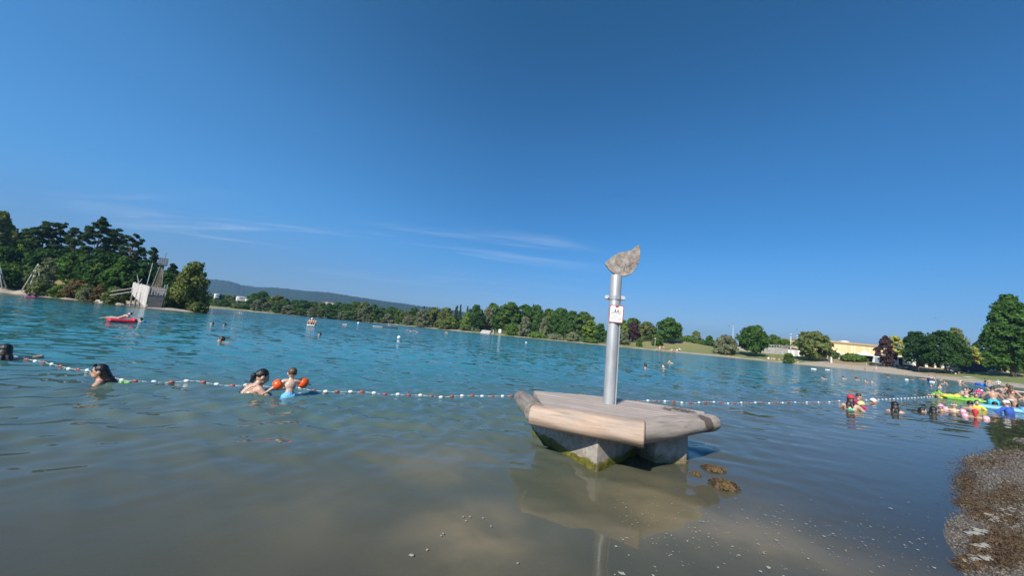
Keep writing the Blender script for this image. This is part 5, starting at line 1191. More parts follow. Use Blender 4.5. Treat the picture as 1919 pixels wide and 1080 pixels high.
def cap_geo(p0, p1, r0, r1, seg=12, hemi=4):
    p0, p1 = np.array(p0, float), np.array(p1, float); d = p1-p0; L = np.linalg.norm(d); d = d/L if L > 1e-6 else np.array([0, 0, 1.0])
    a = np.cross(d, [1, 0, 0]) if abs(d[0]) < .9 else np.cross(d, [0, 1, 0]); a /= np.linalg.norm(a); b = np.cross(d, a)
    rings = [(p0-d*r0*math.cos(t), r0*math.sin(t)) for t in np.linspace(0.12, math.pi/2, hemi)] + [(p1+d*r1*math.sin(t), r1*math.cos(t)) for t in np.linspace(0, math.pi/2-0.12, hemi)]
    th = np.linspace(0, 2*math.pi, seg, endpoint=False); V = np.concatenate([c+r*(np.cos(th)[:, None]*a+np.sin(th)[:, None]*b) for c, r in rings]); return V, len(rings), seg
def ell_geo(c, r, ax, seg=16, n=10):
    rings = []; th = np.linspace(0, 2*math.pi, seg, endpoint=False); V = []
    for t in np.linspace(0.1, math.pi-0.1, n):
        for q in th: V.append(np.array(c)+ax[0]*(r[0]*math.sin(t)*math.cos(q))+ax[1]*(r[1]*math.sin(t)*math.sin(q))-ax[2]*(r[2]*math.cos(t)))
    return np.array(V), n, seg
def solid(name, prims, m, vox, smooth_it=4, parent=None):
    """one continuous surface grown from overlapping rounded volumes"""
    VV, FF, k = [], [], 0
    for p in prims:
        V, nr, s = cap_geo(*p[1:]) if p[0] == 'c' else ell_geo(*p[1:])
        VV.append(V); VV.append(V[:s].mean(0)[None]); VV.append(V[-s:].mean(0)[None])
        for i in range(nr-1):
            for j in range(s): FF.append((k+i*s+j, k+i*s+(j+1) % s, k+(i+1)*s+(j+1) % s, k+(i+1)*s+j))
        n0 = k+len(V)
        for j in range(s): FF.append((k+(j+1) % s, k+j, n0)); FF.append((k+(nr-1)*s+j, k+(nr-1)*s+(j+1) % s, n0+1))
        k = n0+2
    me = bpy.data.meshes.new(name); me.from_pydata(np.concatenate(VV).tolist(), [], FF); bm = bmesh.new(); bm.from_mesh(me); bmesh.ops.recalc_face_normals(bm, faces=bm.faces[:]); bm.to_mesh(me); bm.free()
    t = bpy.data.objects.new('tmp', me); C.objects.link(t)
    r = t.modifiers.new('r', 'REMESH'); r.mode = 'VOXEL'; r.voxel_size = vox; r.use_smooth_shade = True
    sm = t.modifiers.new('s', 'SMOOTH'); sm.iterations = smooth_it; sm.factor = 0.5
    out = evaluated(t); out.name = name; bpy.data.meshes.remove(me); out.materials.clear(); out.materials.append(m)
    o = bpy.data.objects.new(name, out); C.objects.link(o); o.parent = parent
    return o
def nz(v): v = np.array(v, float); return v/np.linalg.norm(v)
def rot_about(v, ax, a): ax = nz(ax); v = np.array(v, float); return v*math.cos(a)+np.cross(ax, v)*math.sin(a)+ax*ax.dot(v)*(1-math.cos(a))
POSES = {  # forward lean, head pitch relative to the torso, arms (upper, fore) x2, legs (thigh, shin) x2, in x right / y forward / z up
    'stand': (4, 0, [((-.25, .05, -1), (-.10, .2, -1)), ((.25, .05, -1), (.10, .2, -1))], [((-.08, .05, -1), (0, -.03, -1)), ((.10, -.02, -1), (.02, -.05, -1))]),
    'walk': (6, 4, [((-.25, -.3, -1), (-.1, .1, -1)), ((.25, .35, -1), (.1, .6, -1))], [((-.06, .38, -1), (0, .05, -1)), ((.06, -.25, -1), (0, -.45, -1))]),
    'wade': (8, 5, [((-.55, .15, -.8), (-.2, .8, -.4)), ((.55, .15, -.8), (.2, .8, -.4))], [((-.1, .1, -1), (0, -.1, -1)), ((.1, .1, -1), (0, -.1, -1))]),
    'hips': (3, 0, [((-.7, -.15, -.8), (.75, .3, -.5)), ((.7, -.15, -.8), (-.75, .3, -.5))], [((-.12, .05, -1), (0, -.05, -1)), ((.12, .0, -1), (0, -.05, -1))]),
    'neck': (18, -12, [((-.6, .5, -.7), (-.2, .9, -.2)), ((.6, .5, -.7), (.2, .9, -.2))], [((-.2, .7, -.7), (0, -.7, -.7)), ((.2, .7, -.7), (0, -.7, -.7))]),
    'swim': (66, -62, [((-.5, .85, -.1), (-.3, .9, .0)), ((.5, .85, -.1), (.3, .9, .0))], [((-.15, -1, -.15), (-.1, -1, -.1)), ((.15, -1, -.15), (.1, -1, -.1))]),
    'bend': (62, -20, [((-.15, .3, -1), (0, .4, -1)), ((.15, .3, -1), (0, .4, -1))], [((-.1, .1, -1), (0, -.1, -1)), ((.1, .1, -1), (0, -.1, -1))]),
    'squat': (30, -15, [((-.3, .6, -.6), (.1, .8, -.4)), ((.3, .6, -.6), (-.1, .8, -.4))], [((-.3, .95, .1), (0, -.35, -1)), ((.3, .95, .1), (0, -.35, -1))]),
    'sit': (-8, 6, [((-.3, -.35, -.9), (-.1, -.3, -1)), ((.3, -.35, -.9), (.1, -.3, -1))], [((-.15, .85, .5), (0, .7, -.75)), ((.15, .85, .5), (0, .7, -.75))]),
    'sitlow': (20, 10, [((-.2, .6, -.7), (.2, .8, .1)), ((.2, .6, -.7), (-.2, .8, .1))], [((-.2, .8, .55), (0, .5, -.85)), ((.2, .8, .55), (0, .5, -.85))]),
    'lieback': (-78, 25, [((-.6, -.3, -.3), (-.3, .6, .1)), ((.6, -.3, -.3), (.3, .6, .1))], [((-.12, 1, .02), (-.05, 1, -.05)), ((.12, 1, .18), (.05, 1, -.25))]),
    'liefront': (80, -60, [((-.6, .7, -.15), (.4, .8, .05)), ((.6, .7, -.15), (-.4, .8, .05))], [((-.12, -1, .0), (-.05, -1, .05)), ((.12, -1, .0), (.05, -1, .12))]),
    'lean': (48, -25, [((-.35, .6, -.8), (-.1, .5, -.8)), ((.35, .6, -.8), (.1, .5, -.8))], [((-.1, .05, -1), (0, -.1, -1)), ((.1, .05, -1), (0, -.1, -1))]),
    'toddler': (3, -4, [((-.78, .15, -.62), (-.6, .5, -.62)), ((.86, .2, -.34), (.35, .8, -.15))], [((-.1, .05, -1), (0, -.1, -1)), ((.1, .05, -1), (0, -.1, -1))]),
    'stroke': (24, -10, [((-.6, .5, -.7), (-.2, .9, -.2)), ((.95, .25, .22), (.25, .45, -.95))], [((-.2, .7, -.7), (0, -.7, -.7)), ((.2, .7, -.7), (0, -.7, -.7))]),
    'float': (10, 0, [((-.95, .1, -.15), (-.6, .6, -.2)), ((.95, .1, -.15), (.6, .6, -.2))], [((-.15, .4, -.9), (0, -.5, -.85)), ((.15, .4, -.9), (0, -.5, -.85))]),
}
def person(label, loc, rz, H, pose, skin='fair', hair=('short', 'dark'), wear=(), vox=0.014, head_z=None, kid=0.0, fem=False, yaw=0.0, group=None, face=False, extra_lean=0):
    la, hp, arms, legs = POSES[pose]; la = rad(la+extra_lean); u = np.array([0, math.sin(la), math.cos(la)]); f = np.array([0, math.cos(la), -math.sin(la)]); r = np.array([1.0, 0, 0])
    hs = 1+0.38*kid; pel = np.zeros(3); nb = pel+u*.285; S = 1.0
    ha = la+rad(hp); hu = np.array([0, math.sin(ha), math.cos(ha)]); hf = np.array([0, math.cos(ha), -math.sin(ha)]); hr = r.copy()
    if yaw: hf, hr = rot_about(hf, hu, rad(yaw)), rot_about(hr, hu, rad(yaw))
    hd = nb+nz(u*0.6+hu*0.4)*(.088+.02*kid); top = hd+hu*.066*hs
    fw = 0.92 if fem else 1.0
    prim = [('c', pel-r*.036, pel+r*.036, .074, .074), ('c', pel, pel+u*.12, .074*fw, .064*fw), ('e', pel+u*.195, (.090*fw, .064, .100), (r, f, u)), ('c', pel+u*.262-r*.078*fw, pel+u*.262+r*.078*fw, .034, .034),
            ('c', pel+u*.25-r*.03, pel+u*.29, .035, .034), ('c', pel+u*.25+r*.03, pel+u*.29, .035, .034), ('c', nb-u*.02, hd-hu*.03, .031, .029)]
    if fem: prim += [('e', pel+u*.20+f*.048+r*s*.038, (.034, .034, .034), (r, f, u)) for s in (-1, 1)]
    headp = [('e', hd+hu*.006-hf*.004, (.0455*hs, .056*hs, .058*hs), (hr, hf, hu)), ('e', hd+hf*.018*hs-hu*.032*hs, (.034*hs, .034*hs, .034*hs), (hr, hf, hu)), ('c', hd+hf*.048*hs-hu*.002, hd+hf*.060*hs-hu*.016*hs, .006*hs, .009*hs)]
    headp += [('e', hd+hr*s*.046*hs-hf*.004-hu*.008, (.008*hs, .015*hs, .019*hs), (hr, hf, hu)) for s in (-1, 1)]
    headp += [('c', hd+hf*.050*hs-hu*.033*hs-hr*.012, hd+hf*.050*hs-hu*.033*hs+hr*.012, .006*hs, .006*hs)]
    prim += headp; J = {}
    for s, (ud, fd) in zip((-1, 1), arms):
        sh = pel+u*.262+r*s*.098*fw; ud, fd = nz(ud), nz(fd); el = sh+ud*.165; wr = el+fd*.140; J[s] = (sh, el, wr, ud, fd)
        prim += [('c', sh, el, .032*fw, .0255*fw), ('c', el, wr, .0255*fw, .0165), ('e', wr+fd*.028, (.020, .034, .012), (nz(np.cross(fd, [0, .3, 1])), fd, nz(np.cross(np.cross(fd, [0, .3, 1]), fd))))]
        sd = nz(np.cross(fd, [0, .3, 1])); nd = nz(np.cross(sd, fd))
        rf = max(.0052, vox/H*0.75)
        for q, ln in zip((-1.5, -.5, .5, 1.5), (.036, .044, .041, .031)):
            b = wr+fd*.055+sd*q*.0105; k = b+nz(fd*1+sd*q*.08-nd*.25)*ln*.55; prim += [('c', b, k, rf, rf), ('c', k, k+nz(fd-nd*.7)*ln*.5, rf, rf*.9)]
        tb = wr+fd*.018+sd*(-s)*.018; prim += [('c', tb, tb+nz(fd*.7+sd*(-s)*.8)*.035, rf*1.25, rf)]
    thi = []
    for s, (td, sd_) in zip((-1, 1), legs):
        hip = pel+r*s*.048-u*.02; td, sd_ = nz(td), nz(sd_); kn = hip+td*.235; an = kn+sd_*.225; thi.append((hip, kn, an))
        ft = nz(f*np.array([1, 1, 0])+np.array([s*.15, 0.01, 0])) if sd_[2] < -.3 else sd_
        prim += [('c', hip, kn, .058, .039), ('c', kn, an, .037, .021), ('c', kn+sd_*.05-f*.006, kn+sd_*.11, .036, .030), ('c', an+ft*.0-np.array([0, 0, .012]), an+ft*.085-np.array([0, 0, .02]), .021, .016)]
    if head_z is None: lo = min(min(t[2][2] for t in thi)-.036, pel[2]-.07 if pose in ('sit', 'sitlow') else 9); off = -lo*H
    else: off = head_z-top[2]*H
    if head_z is not None:                   # stand so that the head is over the given point
        loc = Vector(loc)-Matrix.Rotation(rz, 3, 'Z') @ Vector((hd[0]*H, hd[1]*H, 0))
    O = np.array([0, 0, off])
    def conv(ps, grow=0.0):
        out = []
        for p in ps:
            if p[0] == 'c': out.append(('c', np.array(p[1])*H+O, np.array(p[2])*H+O, (p[3]+grow)*H, (p[4]+grow)*H))
            else: out.append(('e', np.array(p[1])*H+O, tuple((x+grow)*H for x in p[2]), p[3]))
        return out
    body = solid('person', conv(prim), SKIN[skin], vox, 3); body.location = loc; body.rotation_euler = (0, 0, rz); tag(body, label, 'person', group)
    def part(nm, ps, m, grow=0.0, v=None, it=3): return solid(nm, conv(ps, grow), m, v or vox*0.85, it, body)
    st, hc = hair
    sk = [('e', hd+hu*.016*hs-hf*.010*hs, (.050*hs, .054*hs, .056*hs), (hr, hf, hu))]
    if st == 'long': sk += [('e', hd-hf*.030-hu*.030, (.050*hs, .034, .055), (hr, hf, hu)), ('e', nb-f*.046+u*.0, (.058, .026, .055), (hr, hf, u)), ('c', nb-f*.055-r*.02, nb-f*.066-u*.075-r*.03, .026, .012), ('c', nb-f*.055+r*.02, nb-f*.066-u*.065+r*.03, .026, .012)]
    if st == 'wet': sk += [('c', hd-hf*.022*hs, hd-hf*.062-hu*.085, .046, .040), ('c', hd-hf*.062-hu*.085, hd-hf*.125-hu*.165, .044, .034), ('c', hd-hf*.125-hu*.165, hd-hf*.215-hu*.19, .036, .018), ('c', hd-hf*.03-hu*.05, hd-hf*.07-hu*.16, .035, .03)]
    if st == 'pony': sk += [('e', hd-hf*.058*hs-hu*.006, (.022, .022, .022), (hr, hf, hu)), ('c', hd-hf*.066*hs-hu*.010, hd-hf*.075*hs+np.array([0, -.005, -.060]), .024, .017)]
    if st == 'bun': sk += [('e', hd-hf*.062*hs+hu*.012, (.026, .026, .026), (hr, hf, hu))]
    if st != 'bald': part('hair', sk, HAIR[hc])
    eye = []
    if face:
        for s in (-1, 1):
            e = MB().ball(Vector((hd+hf*.0455*hs+hr*s*.019*hs+hu*.004)*H+O), .0068*H*hs, 10, 6).build('eye', M_ink, body, True); eye.append(e)
            MB().tube(Vector((hd+hf*.051*hs+hr*s*.011*hs+hu*.017*hs)*H+O), Vector((hd+hf*.046*hs+hr*s*.030*hs+hu*.017*hs)*H+O), .003*H, .002*H, 6).build('eyebrow', HAIR[hc], body, True)
        MB().ball(Vector((hd+hf*.0535*hs-hu*.0335*hs)*H+O), (.014*H, .004*H, .004*H), 10, 6).build('mouth', plain('lips', (0.40, 0.15, 0.12), .5), body, True)
    for w in wear:
        k, c = w[0], w[1]
        if k == 'trunks': part('swim_trunks', [('c', pel-r*.036, pel+r*.036, .074, .074), ('c', pel, pel+u*.045, .074, .070)]+[('c', h_, h_+(n_-h_)*.5, .060, .054) for h_, n_, _ in thi], CL[c], .008)
        elif k == 'shirt': part('shirt', [('c', pel+u*.02, pel+u*.12, .078, .070), ('e', pel+u*.195, (.092, .068, .100), (r, f, u)), ('c', pel+u*.262-r*.08, pel+u*.262+r*.08, .036, .036)]+[('c', J[s][0], J[s][0]+J[s][3]*.11, .036, .032) for s in (-1, 1)], CL[c], .009)
        elif k == 'rash': part('rash_vest', [('c', pel+u*.02, pel+u*.12, .078, .070), ('e', pel+u*.195, (.092, .068, .100), (r, f, u)), ('c', pel+u*.262-r*.08, pel+u*.262+r*.08, .036, .036)]+[('c', J[s][0], J[s][1], .034, .028) for s in (-1, 1)]+[('c', J[s][1], J[s][2]-J[s][4]*.02, .028, .021) for s in (-1, 1)], CL[c], .006)
        elif k == 'bottom': part('bikini_bottom', [('e', pel-u*.005, (.106, .080, .046), (r, f, u))], CL[c], .005)
        elif k == 'top': part('bikini_top', [('e', pel+u*.195, (.094*fw, .069, .022), (r, f, u))]+([('e', pel+u*.20+f*.05+r*s*.038, (.035, .035, .03), (r, f, u)) for s in (-1, 1)] if fem else []), CL[c], .004)
        elif k == 'suit': part('swimsuit', [('e', pel-u*.005, (.106, .080, .046), (r, f, u)), ('c', pel, pel+u*.12, .074*fw, .064*fw), ('e', pel+u*.175, (.090*fw, .066, .062), (r, f, u))], CL[c], .006)
        elif k == 'straps':
            part('swimsuit', [('e', pel-u*.005, (.106, .080, .046), (r, f, u)), ('c', pel, pel+u*.10, .074*fw, .064*fw), ('e', pel+u*.145, (.090*fw, .066, .055), (r, f, u))], CL[c], .006)
            mb = MB()
            for s in (-1, 1):                # thin straps over the shoulder blades
                q = [pel+u*.17-f*.068+r*s*.030, pel+u*.215-f*.0665+r*s*.042, pel+u*.25-f*.056+r*s*.052, pel+u*.278-f*.030+r*s*.058, pel+u*.298+r*s*.058, pel+u*.262+f*.060+r*s*.05]
                mb.path([Vector(x*H+O) for x in q], .0026*H, 6)
            mb.build('shoulder_strap', CL[c], body, True)
        elif k == 'cap':
            part('sun_cap', [('e', hd+hu*.026*hs-hf*.006*hs, (.053*hs, .060*hs, .052*hs), (hr, hf, hu)), ('c', hd+hu*.030*hs+hf*.045*hs-hr*.018, hd+hu*.022*hs+hf*.085*hs-hr*.008, .010, .008), ('c', hd+hu*.030*hs+hf*.045*hs+hr*.018, hd+hu*.022*hs+hf*.085*hs+hr*.008, .010, .008)], CL[c])
        elif k == 'neckcap': part('sun_cap', [('e', hd+hu*.022*hs-hf*.006*hs, (.054*hs, .062*hs, .056*hs), (hr, hf, hu)), ('c', hd-hf*.042*hs-hu*.01, nb-f*.045, .034, .03)], CL[c])
        elif k == 'bonnet': part('sun_hat', [('e', hd+hu*.020*hs, (.054*hs, .060*hs, .054*hs), (hr, hf, hu)), ('e', hd+hu*.010*hs, (.084*hs, .088*hs, .012), (hr, hf, hu))], CL[c])
        elif k == 'armbands':
            for s in (-1, 1):
                sh, el, wr, ud, fd = J[s]; c0 = (sh+ud*(.085 if len(w) < 3 else w[2]))*H+O; a1 = nz(np.cross(ud, [.2, .3, 1])); a2 = np.cross(ud, a1); q = .046*H*(1.2 if kid > .5 else 1)
                part_ = MB(); bmv = part_.bm; n1, n2 = 22, 12; vs = [[bmv.verts.new(Vector(c0+(a1*math.cos(2*math.pi*i/n1)+a2*math.sin(2*math.pi*i/n1))*(q+q*.62*math.cos(2*math.pi*j/n2))+ud*q*1.15*math.sin(2*math.pi*j/n2))) for j in range(n2)] for i in range(n1)]
                for i in range(n1):
                    for j in range(n2): bmv.faces.new((vs[i][j], vs[(i+1) % n1][j], vs[(i+1) % n1][(j+1) % n2], vs[i][(j+1) % n2]))
                part_.build('armband', VINYL[c], body, True)
        elif k == 'shades':
            mb = MB()
            for s in (-1, 1): mb.ball(Vector((hd+hf*.034*hs+hu*.062*hs+hr*s*.022)*H+O), (.018*H, .008*H, .014*H), 10, 6)
            mb.tube(Vector((hd+hf*.036*hs+hu*.064*hs-hr*.04)*H+O), Vector((hd+hf*.036*hs+hu*.064*hs+hr*.04)*H+O), .003*H, None, 6); mb.build('sunglasses', M_ink, body, True)
    return body
def rel_rz(p, rel): return -math.atan2(p.x, p.y)+rad(rel)   # 0 faces away from the camera, 90 faces left in the photo, 180 faces the camera
def depth_of(p): return -(CM.transposed() @ (p-Vector((0, 0, CH)))).z
def in_water(label, px, pyw, pyt, H, pose, rel, near=False, vox=None, **kw):
    p = W0(px, pyw) if near else W1(px, pyw); hz = (pyw-pyt)*upl(depth_of(p))
    d = p.length; return person(label, (p.x, p.y, 0), rel_rz(p, rel), H, pose, head_z=hz, vox=vox or (0.0065 if near else min(0.02, 0.009+d*0.00018)), **kw)
def on_land(label, px, axis, hpx, Hn, pose, rel, **kw):
    p = at(px, axis); H = hpx*upl(axis)/Hn; return person(label, (p.x, p.y, gz(p.x, p.y)-0.02), rel_rz(p, rel), H, pose, vox=0.02, **kw)
# --- the bathers by the rope
in_water('person swimming left, long wet black hair spread behind, sunglasses pushed up on the head', 182, 719, 684, 1.45, 'neck', 78, True, skin='tan', hair=('wet', 'black'), wear=[('suit', 'black'), ('shades', 'black')], fem=True, face=True)
in_water('person with a low dark ponytail and thin black straps crouching beside the toddler', 487, 734, 694, 1.66, 'neck', -62, True, skin='fair', hair=('pony', 'black'), wear=[('straps', 'black')], fem=True, face=True, extra_lean=14, yaw=-12)
in_water('toddler seen from behind with orange armbands and light blue swim trunks', 541, 742, 690, 0.88, 'toddler', 8, True, skin='pale', hair=('short', 'brown'), wear=[('trunks', 'skyblue'), ('armbands', 'orange', .10)], kid=1.0, vox=0.0055)
in_water('long haired person at the left edge, one bent arm lifted out of the water', 6, 672, 646, 1.62, 'stroke', 6, True, skin='tan', hair=('long', 'black'), wear=[('suit', 'black')], fem=True)
in_water('dark haired person swimming left, alone in the water above the toddler and its companion', 414, 642, 631, 1.78, 'swim', 62, False, vox=0.009, skin='tan', hair=('short', 'dark'), face=True)
# --- swimmers far out
for i, (px, w_, t_, rel, hc, sk, lab) in enumerate([
    (397, 609, 604, 80, 'brown', 'fair', 'brown haired person swimming, left of the pair near the willow'), (421, 611.5, 606.5, 60, 'black', 'tan', 'black haired person swimming, right of the pair near the willow'), (599, 631, 626, 80, 'black', 'tan', 'dark head of a person swimming alone below the boat with bathers'),
    (449, 589.5, 584, 170, 'fairhair', 'pale', 'pale person in the water close to the far shore below the white trailers'), (764, 625, 621, 90, 'dark', 'fair', 'tiny head of a person swimming right of the bathing raft, left of two'), (776, 626.5, 622.5, 90, 'dark', 'fair', 'tiny head of a person swimming right of the bathing raft, right of two'),
    (836, 629.5, 625, 180, 'dark', 'fair', 'tiny person standing in the water in front of the sand spit'), (1209, 697, 688.5, 20, 'black', 'tan', 'dark haired person in the water just right of the post, leftmost of three'), (1243, 697.5, 689.5, 150, 'brown', 'pale', 'person with bare pink shoulders in the water right of the post, nearest of three'),
    (1255, 686.5, 681.5, 120, 'fairhair', 'pale', 'fair haired person in the water right of the post, farthest of three'), (1542, 711.5, 706.5, 100, 'black', 'fair', 'dark haired person swimming, leftmost of the row of four in front of the hall'), (1579, 710.5, 706, 70, 'dark', 'pale', 'light shouldered person swimming, second in the row in front of the hall'),
    (1604, 712.5, 707.5, 60, 'black', 'tan', 'black haired person swimming, third in the row of four in front of the hall'), (1622, 716.5, 711.5, 150, 'brown', 'fair', 'brown haired person swimming, nearest left of the row in front of the hall'), (1634.5, 717.5, 713, 150, 'fairhair', 'fair', 'reddish haired person swimming at the right end of the row before the hall'),
    (1663, 706.5, 703.5, 90, 'black', 'tan', 'tiny dark head close to the beach in front of the purple tree'), (1729, 709, 705.5, 90, 'black', 'tan', 'small dark head close to the beach left of the crowd'), (1708, 710, 707, 90, 'dark', 'tan', 'small brown head close to the beach, right of a pink bather')]):
    in_water(lab, px, w_, t_, 1.7, 'swim' if i != 3 and i != 6 and i not in (7, 8) else 'neck', rel, skin=sk, hair=('short', hc), group='swimmers far out in the lake')
# --- people on the meadow shore and on the long beach
GM = 'people on the far beach'
for i, (px, ax, h_, hn, pose, rel, sk, hc, wear, lab) in enumerate([
    (1236.5, 131, 10.5, 1, 'stand', 160, 'pale', 'fairhair', [('trunks', 'pink')], 'standing person at the far waterline right of the post, left of two'), (1244, 131.5, 10.5, 1, 'hips', 200, 'fair', 'brown', [('trunks', 'red')], 'standing person at the far waterline right of the post, right of two'),
    (1231, 131.5, 5, .56, 'sit', 120, 'pale', 'fairhair', [], 'pale person sitting left of the two standing people at the far waterline'), (1256, 130, 5, .56, 'sit', 200, 'fair', 'dark', [('top', 'red')], 'person sitting low at the far waterline, first of the row of four'), (1260, 130.3, 6, .56, 'sitlow', 150, 'fair', 'brown', [('shirt', 'cream')], 'person in cream sitting second in the row at the far waterline'),
    (1264, 130, 5, .56, 'sit', 210, 'tan', 'dark', [('trunks', 'red')], 'tanned person sitting third in the row at the far waterline'), (1269, 130.2, 6, .56, 'sitlow', 170, 'pale', 'grey', [('shirt', 'white')], 'person in white sitting at the right end of the row at the far waterline'), (1274, 136, 5.5, .56, 'sit', 220, 'pale', 'fairhair', [('shirt', 'white')], 'person in white sitting alone on the grass above the far waterline'),
    (1365, 121.8, 4, .56, 'sit', 180, 'tan', 'brown', [], 'person sitting alone at the water below the large grey willow bush'), (1440, 117.2, 6.5, .56, 'sit', 170, 'pale', 'dark', [('shirt', 'white')], 'person in white sitting left on the lawn below the maple'), (1446, 117.5, 6, .56, 'sit', 140, 'fair', 'brown', [('trunks', 'pink')], 'person sitting between two others on the lawn below the maple'),
    (1450, 117.3, 6.5, .56, 'sitlow', 200, 'pale', 'red' if False else 'fairhair', [('shirt', 'pink')], 'person in pink sitting right on the lawn below the maple'), (1459.5, 116, 5.5, .6, 'squat', 190, 'pale', 'fairhair', [('trunks', 'yellow')], 'small blond child squatting alone on the beach below the grey bank'), (1468, 124, 4, .56, 'sit', 180, 'fair', 'brown', [('shirt', 'cream')], 'person in cream sitting beside the dark bush on the lawn, left of two'),
    (1473.5, 124, 4, .56, 'sitlow', 150, 'pale', 'dark', [('shirt', 'white')], 'person in white sitting beside the dark bush on the lawn, right of two'), (1495, 110.5, 5, .56, 'sit', 160, 'pale', 'grey', [], 'person sitting alone on the beach below the wide olive tree'),
    (1589, 99.5, 9, 1, 'stand', 30, 'tan', 'fairhair', [('trunks', 'grey')], 'person in grey trunks standing on the sand below the hall'), (1600, 99, 8, 1, 'bend', 120, 'tan', 'black', [('shirt', 'yellow')], 'child in a yellow top bending on the sand below the hall'), (1621.5, 96.6, 6, .6, 'squat', 160, 'tan', 'brown', [('suit', 'brownred')], 'person squatting at the waterline below the pavilion'),
    (1637.5, 96.8, 6, .8, 'squat', 200, 'fair', 'black', [('trunks', 'navy')], 'small child squatting in the sand, left of two below the purple tree'), (1642, 96.8, 8, 1, 'stand', 190, 'pale', 'brown', [('trunks', 'pink')], 'small child standing in the sand, right of two below the purple tree'), (1624, 108, 4, .8, 'stand', 180, 'tan', 'fairhair', [('shirt', 'white')], 'tiny child in white standing on the path below the pavilion'),
    (1656, 107, 9, 1, 'stand', 200, 'tan', 'dark', [('trunks', 'brownred')], 'person in dark trunks standing under the purple tree, left of two'), (1661, 107, 8.5, 1, 'stand', 160, 'tan', 'dark', [('trunks', 'grey')], 'person in grey trunks standing under the purple tree, right of two'), (1669, 106, 4.5, .56, 'sit', 180, 'pale', 'fairhair', [('shirt', 'white')], 'person in white sitting on the grass right of the purple tree'),
    (1722, 96, 10.5, 1, 'walk', 150, 'tan', 'dark', [('trunks', 'pink')], 'person walking over the grass in front of the kiosk'), (1697.5, 83.0, 8, .6, 'squat', 170, 'pale', 'fairhair', [('bottom', 'pink')], 'pink skinned person squatting at the waterline in front of the left dome shaped tree'),
    (1790, 89, 5.5, .56, 'sit', 160, 'fair', 'dark', [('shirt', 'white')], 'person in white sitting on the lawn just right of the closed parasol'), (1797, 90, 5, .56, 'sitlow', 200, 'tan', 'dark', [('trunks', 'navy')], 'person in dark trunks sitting on the lawn, second right of the parasol'), (1840, 92, 6, .56, 'sit', 180, 'fair', 'black', [('shirt', 'black')], 'person in black sitting in the shade just right of the blue shelter'),
    (1850, 91, 6, .56, 'sit', 150, 'tan', 'brown', [('shirt', 'navy')], 'person in navy sitting in the shade under the giant tree, left of the trunk'), (1858, 92, 6, .56, 'sitlow', 210, 'fair', 'dark', [('shirt', 'white')], 'person in white sitting in the shade just left of the trunk of the giant tree'), (1866, 92, 6, .56, 'sit', 170, 'pale', 'fairhair', [('top', 'red')], 'person in a red top sitting in the shade beside the giant trunk'),
    (1878, 91, 6, .56, 'sit', 160, 'tan', 'dark', [('shirt', 'black')], 'person in black sitting right of the giant trunk'), (1889, 89, 6, .56, 'sitlow', 190, 'fair', 'brown', [('shirt', 'cream')], 'person in cream sitting on the lawn right of the giant trunk'), (1898, 90, 6, .56, 'sit', 140, 'pale', 'fairhair', [('shirt', 'white')], 'person in white sitting on the lawn, second right of the giant trunk'),
    (1910, 84, 13, 1, 'stand', 190, 'tan', 'dark', [('trunks', 'white')], 'person in white trunks standing on the lawn near the right edge'), (1816, 91, 5.5, .56, 'sit', 200, 'tan', 'dark', [('shirt', 'skyblue')], 'person in light blue sitting left of the blue shelter')]):
    on_land('' + lab, px, ax, h_, hn, pose, rel, skin=sk, hair=('short', hc), wear=wear, group=GM)
